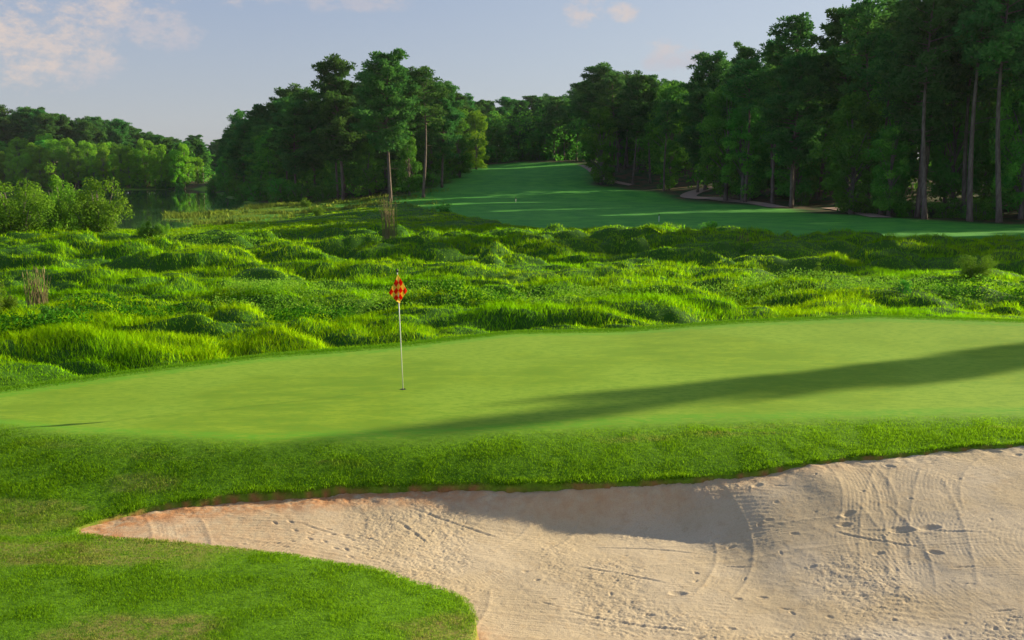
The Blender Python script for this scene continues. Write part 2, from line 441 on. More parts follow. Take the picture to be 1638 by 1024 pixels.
# ------------------------------------------------------------------ bunker sand
def sand_height(x, y):
    yl, zl = interp(x, LIP), interp(x, LIP, 2)
    d = np.maximum(yl - y, 0)
    floor = np.interp(x, [-5.6, -4, -2, 0, 3, 8, 12], [1.38, 1.28, 1.14, 1.05, 1.0, 1.08, 1.15])
    floor = floor + .03 * (y - 11) * sm(x, 2, 6) + .02 * (y - 11)
    drop = np.interp(x, [-5.6, -4, -2, -.8, .5, 2.4, 3.4, 4.2, 5, 8, 12], [.07, .08, .08, .08, .08, .08, .07, .06, .06, .05, .05])
    L = np.interp(x, [-5.6, -2.7, -1.1, 1.1, 2.35, 3.4, 6, 9], [.5, .9, .6, .30, .34, 1.3, 2.8, 3.2])
    top = np.maximum(zl - drop, floor)
    floor = floor - .11 * np.exp(-((x - .9) / 1.5) ** 2 - ((y - 13.7) / .8) ** 2)
    z = floor + (top - floor) * np.exp(-(d / L) ** 1.4)
    z = z + .05 * np.exp(-((x - 4.35 - .25 * (14.4 - y)) / .33) ** 2) * np.exp(-((y - 14.0) / .75) ** 2)      # tongue of sand by the lip
    return z
if True:
    xs = axis(-5.9, 9.2, .0145, -6.6, 17.5, 1.03)
    ys = axis(8.8, 15.9, .0145, 4, 16.4, 1.03)
    X, Y = np.meshgrid(xs, ys)
    sb = poly_sd(X, Y, BUNK)
    Z = sand_height(X, Y)
    soft = .05 * (fbm(X * .8, Y * .9, 101, 3) - .5) + .009 * (fbm(X * 4, Y * 5, 102, 3) - .5)
    Z += soft
    wig = .25 * (fbm(X * .9, Y * .9, 109, 2) - .5)
    # rake arcs: bundles of parallel furrows, each within its own swept patch
    rr = np.random.RandomState(3)
    def furrow(dist, pitch): return np.abs(((dist / pitch) % 1) - .5) * 2 - .5
    arcs = [(-.9, 11.6, .0, 1.25, 0, 6.3, .008), (-1.0, 11.7, 1.25, 2.6, 2.0, 4.4, .007), (6.6, 12.9, .6, 2.4, -.4, 3.6, .004), (8.0, 11.9, 1.2, 4.2, 1.3, 3.4, .0045), (3.3, 15.2, 1.0, 3.2, 3.6, 5.4, .0025)]
    for cx, cy, r0, r1, a0, a1, am in arcs:
        r = np.hypot(X - cx + wig, (Y - cy) * 1.25 + wig); an = np.arctan2(Y - cy, X - cx)
        an = np.where(an < a0 - .2, an + 2 * math.pi, an)
        m = sm(r, r0, r0 + .2) * sm(r, r1, r1 - .35) * sm(an, a0, a0 + .3) * sm(an, a1, a1 - .3)
        m = m * sm(fbm(X * 1.3, Y * 1.3, 113, 3), .36, .55)
        Z += m * am * furrow(r + .03 * vn(X * 2, Y * 2, 12), .058) * .6
    for k in range(34):                                   # straight pulls of the rake, fanned out from the lip and across the floor
        cx = rr.uniform(-4.5, 9); cy = rr.uniform(9.4, 14.6); a = rr.uniform(-.6, .6) + (1.35 if rr.rand() < .35 else 0)
        if cx > 0 and cy > 13: a = 1.25 + rr.uniform(-.35, .35)
        L = rr.uniform(.6, 1.9); W = rr.uniform(.2, .5)
        u = (X - cx) * math.cos(a) + (Y - cy) * math.sin(a); w = -(X - cx) * math.sin(a) + (Y - cy) * math.cos(a) + .3 * u * u * rr.uniform(-1, 1)
        m = sm(np.abs(u), L, L - .5) * sm(np.abs(w), W, W - .1)
        Z += m * rr.uniform(.003, .0065) * furrow(w + .02 * vn(X * 3, Y * 3, 15), .055) * .55 * sm(fbm(X * 2, Y * 2, 140 + k, 2), .35, .55) - m * .003
        Z += .004 * np.exp(-((np.abs(w) - W) / .025) ** 2) * sm(np.abs(u), L, L - .2) * (rr.rand() < .6)
    flow = Y * .8 + 1.5 * fbm(X * .28, Y * .4, 131, 2) + .25 * X * (fbm(X * .2, Y * .2, 132, 1) - .5)
    Z += .0034 * furrow(flow, .055) * sm(fbm(X * .9, Y * 1.3, 133, 3), .42, .6)
    def dent(cx, cy, a, lx, ly, dp):
        x0, x1 = np.searchsorted(xs, [cx - 1, cx + 1]); y0, y1 = np.searchsorted(ys, [cy - 1, cy + 1])
        xx, yy = X[y0:y1, x0:x1] - cx, Y[y0:y1, x0:x1] - cy
        u = (xx * math.cos(a) + yy * math.sin(a)) / lx; w = (-xx * math.sin(a) + yy * math.cos(a)) / ly
        d = np.sqrt(u * u + w * w)
        Z[y0:y1, x0:x1] += -dp * np.exp(-(d ** 3)) + dp * .3 * np.exp(-((d - 1.35) / .28) ** 2)
    def trail(x0, y0, x1, y1, n, s=1.0, dp=.022):
        a = math.atan2(y1 - y0, x1 - x0)
        for i in range(n):
            t = i / max(n - 1, 1); sd = .1 * s * (1 if i % 2 else -1)
            dent(x0 + (x1 - x0) * t - math.sin(a) * sd + rr.normal(0, .03), y0 + (y1 - y0) * t + math.cos(a) * sd + rr.normal(0, .03), a + rr.normal(0, .15), .13 * s, .055 * s, dp)
    trail(-3.1, 13.1, -2.0, 12.3, 9, .42, .012); trail(-2.6, 12.9, -1.9, 12.9, 7, .36, .012); trail(-3.4, 12.4, -2.5, 12.6, 8, .34, .010)
    for u, v, s in [(1210, 818, .9), (1230, 850, .6), (1170, 868, .7), (1145, 855, .8), (1355, 852, 1.1), (1350, 862, 1), (1440, 872, 1.6), (1485, 873, 1.5), (1405, 896, .8), (1085, 933, 1.1), (1040, 964, .7),
                    (1378, 830, .5), (1420, 803, .9), (1270, 866, .6), (1590, 750, .9), (1610, 745, .9), (1625, 755, .9), (1170, 985, .7), (1560, 728, .8), (1300, 905, .6), (1220, 938, .7), (1180, 940, .6),
                    (1495, 900, 1), (1380, 945, .8), (1365, 1005, .9), (870, 1010, .9), (1120, 999, .7), (1530, 820, .6), (960, 905, .5), (1110, 805, .6)]:
        px, py = PX(u, v, 1.15 if v > 780 else 1.5); dent(px, py, rr.uniform(-.5, .5), .085 * s, .045 * s, .020 * min(s, 1.2))
    for k in range(200):
        px, py = rr.uniform(-5, 9), rr.uniform(9, 14.6)
        if rr.rand() > .25 and px < 1.2: continue
        if rr.rand() < .45: dent(px, py, rr.normal(0, .5), rr.uniform(.05, .16), rr.uniform(.010, .02), rr.uniform(.005, .013))
        else: dent(px, py, rr.uniform(0, 3), rr.uniform(.025, .06), rr.uniform(.015, .035), rr.uniform(.006, .015))
    for k in range(15):                                   # long thin drag marks
        cx, cy, a = rr.uniform(-4, 8), rr.uniform(9.2, 14), rr.normal(-.25, .3); L = rr.uniform(.3, .9); bend = rr.uniform(-.25, .25)
        u = (X - cx) * math.cos(a) + (Y - cy) * math.sin(a); w = -(X - cx) * math.sin(a) + (Y - cy) * math.cos(a) + bend * u * u
        Z += -.008 * np.exp(-(w / .015) ** 2) * sm(np.abs(u), L, L * .6) + .005 * np.exp(-((w - .04) / .02) ** 2) * sm(np.abs(u), L, L * .6)
    rough_zone = .5 + sm(fbm(X * .7, Y * .7, 119, 3), .45, .6)
    Z += (.012 * (fbm(X * 14, Y * 18, 103, 3) - .5) + .007 * (_h(np.floor(X * 70), np.floor(Y * 70), 5) - .5)) * rough_zone
    # broken crust along the foot of the lip
    dl = np.clip(interp(X, LIP) - Y, 0, 3)
    Z += .055 * (fbm(X * 5, Y * 6, 104, 3) - .45) * np.exp(-(dl / .28) ** 2)
    Z += .07 * (fbm(X * 6, Y * 7, 105, 2) - .5) * sm(sb, .35, .0) * (Y < 11)
    clay = np.clip(sm(sb, .55, .02) * (.35 + .65 * sm(X, .5, -1.5)) * sm(X, 6.5, 3.5) + .35 * sm(X, -1, -5), 0, 1)
    pale = .5 * np.exp(-((X - 4.3) / .9) ** 2 - ((Y - 10.35) / .28) ** 2) + .15 * sm(fbm(X * 1.1, Y * 1.4, 121, 3), .54, .68) * sm(X, 0, 3)
    ny, nx = X.shape; idx = np.arange(ny * nx).reshape(ny, nx)
    Q = np.stack([idx[:-1, :-1], idx[:-1, 1:], idx[1:, 1:], idx[1:, :-1]], -1).reshape(-1, 4)
    Q = Q[(sb[:-1, :-1] > -.12).ravel()]
    used, inv = np.unique(Q, return_inverse=True)
    V = np.stack([X.ravel(), Y.ravel(), Z.ravel()], 1)
    link('bunker_sand', mesh_np('bunker_sand', V[used], inv.reshape(Q.shape), [M_SAND], True, {'clay': clay.ravel()[used], 'pale': pale.ravel()[used]}), kind='structure')
    print('sand', X.shape)

# ------------------------------------------------------------------ water
a = [(-430, 60), (40, 60), (40, 330), (-430, 330)]
link('lake', mesh_np('lake', [(x, y, .0) for x, y in a], [[0, 1, 2, 3]], [mat_water()]), kind='structure')

def unit(v): return v / (np.linalg.norm(v, axis=-1, keepdims=True) + 1e-9)
# ------------------------------------------------------------------ grass blades
def blades(name, x, y, z, h, w, lean, mats, rnd=None, extra=None, face=None, hum=False, **props):
    n = len(x); an = rs.uniform(0, 2 * math.pi, n) if face is None else face
    la = rs.uniform(0, 2 * math.pi, n)
    sx, sy = np.cos(an) * w * .5, np.sin(an) * w * .5
    lx, ly = np.cos(la) * h * lean, np.sin(la) * h * lean
    V = np.empty((n, 5, 3))
    V[:, 0] = np.stack([x - sx, y - sy, z], 1); V[:, 1] = np.stack([x + sx, y + sy, z], 1)
    V[:, 2] = np.stack([x + sx * .8 + lx * .35, y + sy * .8 + ly * .35, z + h * .55], 1)
    V[:, 3] = np.stack([x - sx * .8 + lx * .35, y - sy * .8 + ly * .35, z + h * .55], 1)
    V[:, 4] = np.stack([x + lx, y + ly, z + h * np.sqrt(np.clip(1 - .35 * lean ** 2, .2, 1))], 1)
    b = (np.arange(n) * 5)[:, None]
    Ft = np.concatenate([b + [0, 1, 2], b + [0, 2, 3], b + [3, 2, 4]], 1).reshape(-1, 3)
    rnd = rs.rand(n) if rnd is None else rnd
    at = {'rnd': np.repeat(rnd, 5)}
    for k, v in (extra or {}).items(): at[k] = np.repeat(v, 5)
    me = mesh_np(name, V.reshape(-1, 3), Ft, mats, True, at)
    e = .22 if hum else .12
    gx = (H(x + e, y, hum) - H(x - e, y, hum)) / (2 * e); gy = (H(x, y + e, hum) - H(x, y - e, hum)) / (2 * e)
    nn = unit(np.stack([-gx, -gy, np.ones(n)], 1) * [1, 1 if hum else .55, 1] + rs.normal(0, .22 if hum else .25, (n, 3)))
    at_ = me.attributes.new('lie', 'FLOAT_VECTOR', 'POINT'); at_.data.foreach_set('vector', np.repeat(nn, 5, 0).astype(np.float32).ravel())
    return link(name, me, **props)

# marsh grass
def polar(n, r0, r1, amax, power):
    u = rs.rand(n); a = rs.uniform(-amax, amax, n)
    e = 2 - power
    r = (r0 ** e + u * (r1 ** e - r0 ** e)) ** (1 / e) if abs(e) > 1e-6 else r0 * (r1 / r0) ** u
    return r * np.sin(a), r * np.cos(a), r
def marsh_blades(n):
    x, y, r = polar(n, 18, 128, R(33), 1.75)
    yb = interp(x, BACK); ye = interp(x, MARSH_EDGE)
    k = (y > yb + .75) & (y < ye + 1.2 + 2 * vn(x, y, 4)); x, y, r = x[k], y[k], r[k]
    s = poly_sd(x, y, LAKE); k = s < -.4; x, y, r = x[k], y[k], r[k]
    # clumpy: thin out between tussocks
    den = fbm(x * .9, y * .9, 301, 3); k = rs.rand(len(x)) < .45 + 1.2 * (den - .3); x, y, r = x[k], y[k], r[k]
    z = H(x, y) - .05
    tall = .6 + .9 * sm(fbm(x * .35, y * .45, 302, 3), .35, .7)
    edge = sm(y - interp(x, BACK), .5, 3.5) * .6 + .4
    h = (rs.uniform(.10, .27, len(x)) * tall * edge)
    far = sm(y, 95, 112); h = h * (1 - .45 * far)
    w = .00040 * r * rs.uniform(.6, 1.3, len(x)) + .004
    rnd = np.clip(rs.normal(.5, .25, len(x)) + .5 * (fbm(x * .25, y * .3, 303, 3) - .5), 0, 1)
    blades('marsh_grass', x, y, z, h, w, rs.uniform(.15, .9, len(x)), [M_MARSH], rnd, hum=True, kind='stuff',
           label='lush bright green marsh grass growing over rounded hummocks behind the putting green', category='grass')
marsh_blades(1500000)

def meadow(n):
    x, y, r = polar(n, 84, 170, R(24), 1.5)
    k = (x < -6 - .05 * (y - 84)) & (y > interp(x, MARSH_EDGE) - 6) & (poly_sd(x, y, LAKE) < -.2) & (x > -62); x, y, r = x[k], y[k], r[k]
    k = rs.rand(len(x)) < sm(-x - .0 * y + 12 * (vn(x / 5, y / 5, 6) - .5), 8, 24); x, y, r = x[k], y[k], r[k]
    tuft = sm(fbm(x / 2.2, y / 3, 311, 3), .45, .7)
    blades('meadow_grass', x, y, H(x, y) - .03, rs.uniform(.1, .25, len(x)) * (.5 + 2.4 * tuft), .0006 * r * rs.uniform(.7, 1.4, len(x)), rs.uniform(.2, .9, len(x)), [M_MEADOW], hum=True, kind='stuff',
           label='yellowish meadow grass on the flat spit between lake and marsh', category='grass')
meadow(170000)
def rough_blades(n):
    x, y, r = polar(n, 8.6, 20.5, R(31), 1.2)
    fr = interp(x, FRONT); yb = interp(x, BACK); yl = interp(x, LIP)
    sb = poly_sd(x, y, BUNK) + .1 * (fbm(x * 3.1, y * 3.1, 71, 3) - .5)
    k = ((y < fr + .05) & (sb < -.01)); x, y, r, sb, fr, yl = x[k], y[k], r[k], sb[k], fr[k], yl[k]
    k = rs.rand(len(x)) < .12 + .88 * sm(fr - y, -.05, .75); x, y, r, sb, fr, yl = x[k], y[k], r[k], sb[k], fr[k], yl[k]
    z = H(x, y, hum=False) - .004
    bank = (y > yl)
    h = rs.uniform(.016, .036, len(x)) * np.where(bank, .75 + .5 * fbm(x * .9, y * .9, 33, 2), .8)
    h = h * (.3 + .7 * sm(fr - y, -.1, .8)) * (.8 + .7 * sm(fbm(x * 2.5, y * 2.5, 35, 2), .4, .7))
    h = h * (1 + (.5 + .9 * sm(fbm(x * 5, y * 5, 38, 2), .45, .65)) * sm(sb, -.18, -.02) * bank)
    dry = sm(fbm(x * .55, y * .8, 13, 4), .52, .66) * (y < 12.2) * .65 + .6 * sm(fbm(x * .6, y * 1.6, 14, 3), .5, .64) * (y >= 12.2) * sm(fr - y, .3, .9) * sm(x, 1, -5) \
        + .75 * sm(fbm(x * .5, y * 2.6, 19, 3), .52, .66) * (y > yl) * sm(fr - y, .25, .45) * sm(fr - y, .9, .7)
    dry = dry * (.4 + .6 * sm(fbm(x * 4, y * 4, 16, 2), .4, .6))
    rnd = np.clip(rs.normal(.5, .22, len(x)) + .7 * (fbm(x * 1.4, y * 1.4, 34, 3) - .5), 0, 1)
    w = rs.uniform(.0032, .006, len(x)) * (r / 12)
    blades('rough_grass', x, y, z, h, w, rs.uniform(.2, 1.0, len(x)), [M_TURF], rnd, {'dry': dry}, kind='stuff',
           label='short mown green rough grass with straw coloured patches around the sand bunker', category='grass')
rough_blades(1250000)

# soft collar of slightly longer turf along the back edge of the green
x = rs.uniform(-12, 14.5, 60000); y = interp(x, BACK) + rs.uniform(-.1, .95, len(x)); z = H(x, y, hum=False) - .004
blades('collar_grass', x, y, z, rs.uniform(.02, .055, len(x)) * (.5 + sm(y - interp(x, BACK), 0, .6)), rs.uniform(.008, .014, len(x)), rs.uniform(.2, .9, len(x)), [M_ROUGH],
       kind='stuff', label='narrow collar of longer turf along the back edge of the putting green', category='grass')

# ------------------------------------------------------------------ trees
def unit(v): return v / (np.linalg.norm(v, axis=-1, keepdims=True) + 1e-9)
def needle_clumps(C, Rad, n, ln, wd, rg, flat=.55):
    """C centres (m,3), Rad (m,), n tufts each: slim triangles radiating out and up from the clump"""
    m = len(C); c = np.repeat(C, n, 0); r = np.repeat(Rad, n)[:, None]
    d = unit(rg.normal(size=(m * n, 3)) * [1, 1, .8] + [0, 0, .35])
    p = c + d * r * rg.uniform(.15, .9, (m * n, 1)) ** .6 * [1, 1, flat]
    dr = unit(d + rg.normal(size=(m * n, 3)) * .45 + [0, 0, .25])
    s = unit(np.cross(dr, rg.normal(size=(m * n, 3))))
    L = ln * rg.uniform(.6, 1.3, (m * n, 1)); W = wd * rg.uniform(.7, 1.3, (m * n, 1))
    V = np.stack([p - s * W * .35, p + s * W * .35, p + dr * L * .7 + s * W * .5, p + dr * L * .75 - s * W * .5], 1).reshape(-1, 3)
    b = (np.arange(m * n) * 4)[:, None]; A = np.repeat(np.clip(rg.rand(m * n) * .45 + np.repeat(rg.rand(m), n) ** 1.3 * .55, 0, 1), 4)
    return V, b + [0, 1, 2, 3], A
def leaf_clumps(C, Rad, n, size, rg, flat=.75, axis_c=None):
    m = len(C); c = np.repeat(C, n, 0); r = np.repeat(Rad, n)[:, None]
    d = unit(rg.normal(size=(m * n, 3)))
    p = c + d * r * rg.uniform(.25, 1, (m * n, 1)) ** .5 * [1, 1, flat]
    nrm = unit(d + rg.normal(size=(m * n, 3)) * .55 + [0, 0, .3])
    s = unit(np.cross(nrm, rg.normal(size=(m * n, 3)))); t = np.cross(nrm, s)
    S = size * rg.uniform(.55, 1.25, (m * n, 1))
    V = np.stack([p - s * S * .5, p + t * S * .28 , p + s * S * .5, p - t * S * .28], 1).reshape(-1, 3)
    b = (np.arange(m * n) * 4)[:, None]; A = np.repeat(np.clip(rg.rand(m * n) * .4 + np.repeat(rg.rand(m), n) ** 1.3 * .6, 0, 1), 4)
    return V, b + [0, 1, 2, 3], A

def make_pine(seed, H0=22., bare=.42, spread=3.6, dens=1.0, sparse=False, ln=.5, wd=.15, lean=0.02, fork=False):
    rg = np.random.RandomState(seed); g = Geo(); az0 = rg.rand() * 6.28
    lx, ly = lean * math.cos(az0), lean * math.sin(az0)
    def axis_at(z): t = z / H0; return np.array([lx * z + .25 * math.sin(t * 4 + seed), ly * z + .2 * math.sin(t * 5 + seed * 2) , z]) - np.array([.25 * math.sin(seed), .2 * math.sin(seed * 2), 0])
    zs = np.linspace(-.4, H0 * .97, 16); r0 = .0115 * H0
    rad = [r0 * (1.35 if z < .3 else 1) * (1 - .82 * max(z, 0) / H0) for z in zs]
    g.tube([axis_at(z) for z in zs], rad, 8)
    C = []; Rd = []; zb = H0 * bare; spread *= 1.32; n = int((38 if sparse else 66) * dens); az = rg.rand() * 6
    for i in range(n):
        t = (i + rg.rand()) / n; z = zb + (H0 * .985 - zb) * t; az += 2.4 + rg.normal(0, .35)
        prof = min(1, .45 + 1.6 * t) * (1 - .62 * max(0, t - .25) / .75) if not sparse else (.55 + .45 * math.sin(3.1 * t)) * (1 - .35 * t)
        L = spread * prof * rg.uniform(.45, 1.12)
        up = .12 + .55 * t + rg.normal(0, .12)
        base = axis_at(z); dx, dy = math.cos(az), math.sin(az)
        end = base + np.array([dx * L, dy * L, L * up]); mid = base + np.array([dx * L * .5, dy * L * .5, L * up * .3 ])
        br = .012 * H0 * (1 - .8 * z / H0) * .55 + .015
        g.tube([base, mid, end], [br, br * .6, br * .25], 4, cap=False)
        k = max(2, int(L * (1.1 if sparse else 1.5)) + 1)
        for j in range(k):
            s = .45 + .6 * (j + rg.rand() * .7) / k
            p = base * (1 - s) + end * s + rg.normal(0, .28, 3) * [1, 1, .5] + np.array([0, 0, -.12 * L * s * (1 - s)])
            C.append(p); Rd.append(rg.uniform(.55, 1.0) * (.88 if sparse else 1) * (.75 + .35 * min(L / spread, 1)))
    top = axis_at(H0 * .985)
    for k in range(6 if not sparse else 4): C.append(top + rg.normal(0, .5, 3) * [1, 1, .7]); Rd.append(rg.uniform(.5, .85))
    for k in range(rg.randint(3, 8)):      # dead stubs below the crown
        z = zb * rg.uniform(.55, 1); a_ = rg.rand() * 6.28; L = rg.uniform(.5, 1.8); b = axis_at(z)
        g.tube([b, b + np.array([math.cos(a_) * L, math.sin(a_) * L, L * rg.uniform(-.1, .3)])], [.04, .012], 4, cap=False)
    c = Geo(); c.add(*needle_clumps(np.array(C), np.array(Rd), 72 if not sparse else 54, ln, wd, rg))
    return g, c
def make_broad(seed, H0=14., wide=4.2, low=.12, leaf=.34, nl=96, per=140):
    rg = np.random.RandomState(seed); g = Geo()
    trunk = [(0, 0, -.3), (.1, .05, H0 * .15), (.0, .15, H0 * .35), (.15, .0, H0 * .6)]
    g.tube(trunk, [.022 * H0, .016 * H0, .012 * H0, .006 * H0], 8)
    C = []; Rd = []
    for i in range(nl):
        t = rg.uniform(0, 1) ** .9; z = H0 * (low + (1 - low) * t * .96)
        prof = (math.sin(math.pi * (.16 + .80 * t)) ** .6)
        a = rg.rand() * 6.28; rr_ = wide * prof * math.sqrt(rg.uniform(.12, 1)) * (.82 + .3 * math.sin(a * 3 + seed) * math.sin(t * 6 + seed))
        p = np.array([math.cos(a) * rr_, math.sin(a) * rr_, z]); C.append(p); Rd.append(rg.uniform(.65, 1.25) * H0 / 14)
        if i % 3 == 0:
            b = np.array([0, .1, max(H0 * .12, z * .55)]); g.tube([b, (b + p) / 2 + [0, 0, .2], p], [.09, .06, .02], 4, cap=False)
    c = Geo(); c.add(*leaf_clumps(np.array(C), np.array(Rd), per, leaf, rg))
    return g, c
def make_shrub(seed, H0=4., wide=2.2, leaf=.13, nl=60, per=80, stems=9, upright=.5):
    rg = np.random.RandomState(seed); g = Geo(); C = []; Rd = []
    for s in range(stems):
        a = rg.rand() * 6.28; r = wide * math.sqrt(rg.rand()) * .85; h = H0 * rg.uniform(.62, 1) * (1 - .35 * (r / wide) ** 2)
        b = np.array([math.cos(a) * r * .25, math.sin(a) * r * .25, -.1]); e = np.array([math.cos(a) * r, math.sin(a) * r, h])
        m = b * .5 + e * .5 + [0, 0, .12 * h]; g.tube([b, m, e], [.05, .035, .008], 5, cap=False)
        for j in range(nl // stems):
            t = rg.uniform(.08, 1.02); q = (b * (1 - t) ** 2 + 2 * m * t * (1 - t) + e * t * t) + rg.normal(0, .30, 3) * wide / 2.2
            if q[2] < .15: q[2] = .15
            C.append(q); Rd.append(rg.uniform(.3, .62) * wide / 2.2)
            if rg.rand() < .3: g.tube([q - [0, 0, .3], q + rg.normal(0, .2, 3) + [0, 0, .35]], [.012, .004], 3, cap=False)
    c = Geo(); c.add(*leaf_clumps(np.array(C), np.array(Rd), per, leaf, rg, .95))
    return g, c
def proto(gc, leafm, barkm, nm):
    g, c = gc; return g.build(nm + '_trunk', [barkm]), c.build(nm + '_crown', [leafm], False)

PINES = [proto(make_pine(11 + i, 22, b, s, d), M_PINE, M_BARK, 'pine') for i, (b, s, d) in enumerate([(.36, 3.9, 1.1), (.45, 3.5, 1.0), (.3, 3.7, 1.2), (.5, 3.4, .9)])]
PINES_S = [proto(make_pine(31 + i, 22, b, s, 1, True), M_PINE, M_BARK, 'tall_pine') for i, (b, s) in enumerate([(.58, 3.3), (.66, 2.9), (.55, 3.0)])]
BROADS = [proto(make_broad(51 + i, 14, w, l), M_BROAD, M_BARK2, 'leafy_tree') for i, (w, l) in enumerate([(4.2, .08), (3.5, .05), (4.6, .12), (3.2, .1)])]
BROADS_L = [(t, None) for t, _ in BROADS]
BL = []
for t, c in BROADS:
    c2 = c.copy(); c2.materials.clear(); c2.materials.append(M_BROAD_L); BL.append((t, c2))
SHRUBS = [proto(make_shrub(71 + i, 4, w, .14, 150, 120, 15), M_SHRUB, M_BARK2, 'shrub') for i, w in enumerate([2.2, 1.9, 2.5])]
DSHRUBS = [proto(make_shrub(81 + i, 3, 2.0, .2, 50, 70), M_BROAD, M_BARK2, 'undergrowth') for i in range(2)]

placed = []
def tree(pr, name, x, y, h, h0, label, cat, group=None, z=None, wide=1.0, rz=None):
    s = h / h0
    z = Z1(x, y, False) if z is None else z
    rz = random.uniform(0, 6.28) if rz is None else rz
    e = empty(name, (x, y, z - .05), label, cat, group, rz, (s * wide, s * wide, s))
    for nm, me in zip(('trunk', 'crown'), pr):
        o = bpy.data.objects.new(nm, me); COL.objects.link(o); o.parent = e
    placed.append((x, y)); return e
def height_to(x, y, v):
    """tree height that tops out on the photo's skyline at row v seen from here"""
    z0 = Z1(x, y, False); d = y / cp                       # near enough for these small angles
    dy = (512 - v) / F; k = (-sp + dy * cp) / (cp + dy * sp)
    return CAMZ + y * k - z0
def col_of(x, y, z=3): 
    Yc = y * cp - (z - CAMZ) * sp * -1 * -1
    depth = y * cp + (CAMZ - z) * sp
    return 819 + F * x / depth

# ---- trees one can tell apart: (kind, base u, base v, top v, label, group, wide)
HERO = [
 (PINES[0], 'pine_tree', 625, 322, 92, 'tallest thick trunked pine standing at the fairway edge, round crown on the skyline', 'P', 1.12),
 (PINES[2], 'pine_tree', 549, 321, 101, 'dense pine with its reddish trunk close beside another, left of the tallest fairway edge pine', 'P', 1.1),
 (PINES[3], 'pine_tree', 541, 320, 130, 'slightly shorter pine leaning against the twin trunk pine at the fairway edge', 'P', .9),
 (PINES_S[0], 'pine_tree', 677, 316, 112, 'slim pale trunked pine standing right of the tallest fairway edge pine', 'P', 1.15),
 (PINES[2], 'pine_tree', 505, 318, 150, 'bushy pine with low branches left of the twin pines', 'P', 1.2),
 (PINES[1], 'pine_tree', 462, 312, 146, 'round topped pine midway along the wooded lake point', 'P', 1.3),
 (PINES_S[2], 'pine_tree', 391, 308, 180, 'sparse layered pine at the tip of the wooded lake point', 'P', 1.15),
 (PINES[0], 'pine_tree', 425, 310, 174, 'low rounded pine second from the tip of the wooded lake point', 'P', 1.2),
 (PINES_S[1], 'pine_tree', 1266, 329, 32, 'tall slender pine with open round top against the sky at right', 'P', 1.2),
 (PINES_S[0], 'pine_tree', 1471, 347, -42, 'huge pale trunked pine with bare dead branches in front of the right hand forest', 'P', 1.15),
 (PINES[3], 'pine_tree', 1356, 334, 20, 'straight pine with a dense dark crown rising beside the sky gap on the right', 'P', 1.15),
 (PINES_S[2], 'pine_tree', 1386, 340, 4, 'leaning thin pine next to the dense dark crowned pine on the right', 'P', 1.1),
 (PINES_S[1], 'pine_tree', 1551, 354, -40, 'short bare trunked pine at the forest edge near the right border', 'P', 1.1),
 (PINES_S[0], 'pine_tree', 1598, 356, -60, 'reddish double trunk pine closest to the right border', 'P', 1.1),
 (PINES[1], 'pine_tree', 1185, 318, 84, 'thin topped pine on the skyline above the bright leafy tree', 'P', .85),
 (PINES_S[1], 'pine_tree', 1235, 322, 70, 'light crowned skyline pine just left of the tall open topped pine', 'P', .95),
 (PINES[0], 'pine_tree', 1128, 305, 92, 'bushy topped pine rising over the bend of the cart path', 'P', 1.2),
 (PINES[1], 'pine_tree', 963, 275, 110, 'broad crowned pine dominating the trees at the top of the fairway', 'P', 1.45),
 (PINES_S[2], 'pine_tree', 981, 291, 122, 'pale straight trunk pine standing forward at the top of the fairway', 'P', 1.0),
 (PINES[3], 'pine_tree', 1040, 293, 124, 'flat topped pine right of the pale straight trunk pine', 'P', 1.1),
 (PINES[1], 'pine_tree', 1012, 296, 126, 'dark pine over the brown mulch patch beyond the fairway', 'P', 1.0),
 (PINES[2], 'pine_tree', 707, 300, 138, 'dense pine at the foot of the fairway slope, right of the slim pale trunked pine', 'P', 1.1),
 (BROADS[0], 'leafy_tree', 1160, 322, 128, 'broad bright leafy tree beside the bend of the cart path', 'B', 1.15),
 (BROADS[2], 'leafy_tree', 1075, 300, 128, 'large rounded green tree left of the cart path bend', 'B', 1.15),
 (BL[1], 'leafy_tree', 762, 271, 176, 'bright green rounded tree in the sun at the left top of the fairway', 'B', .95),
 (BROADS[3], 'leafy_tree', 735, 284, 170, 'sunlit leafy tree immediately left of the bright rounded one at the fairway top', 'B', 1.05),
 (BROADS[1], 'leafy_tree', 1425, 341, 68, 'tall leafy tree hanging dark foliage left of the huge pale trunked pine', 'B', .95),
 (BROADS[2], 'leafy_tree', 1520, 344, 120, 'leafy tree filling the gap right of the huge pale trunked pine', 'B', .85),
 (BROADS[0], 'leafy_tree', 590, 316, 225, 'low leafy tree between the trunks of the twin pines and the tallest pine', 'B', .9),
 (BROADS[3], 'leafy_tree', 655, 313, 215, 'low leafy tree behind the gap between the two solitary pine trunks', 'B', .95),
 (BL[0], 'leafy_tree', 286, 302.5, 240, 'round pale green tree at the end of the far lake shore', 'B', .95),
 (BROADS[0], 'leafy_tree', 1632, 350, 60, 'leafy tree cut off by the right border of the photo', 'B', .9),
]
for pr, nm, u, vb, vt, lab, k, w in HERO:
    x, y, z = HIT(u, vb)
    h = height_to(x, y, vt) * 1.0
    tree(pr, nm, x, y, h, 22. if k == 'P' else 14., lab, 'pine tree' if k == 'P' else 'tree', None, None, w * (22. / max(h, 18) if k == 'P' and h > 26 else 1) if k == 'P' else w * min(1, 15. / h))

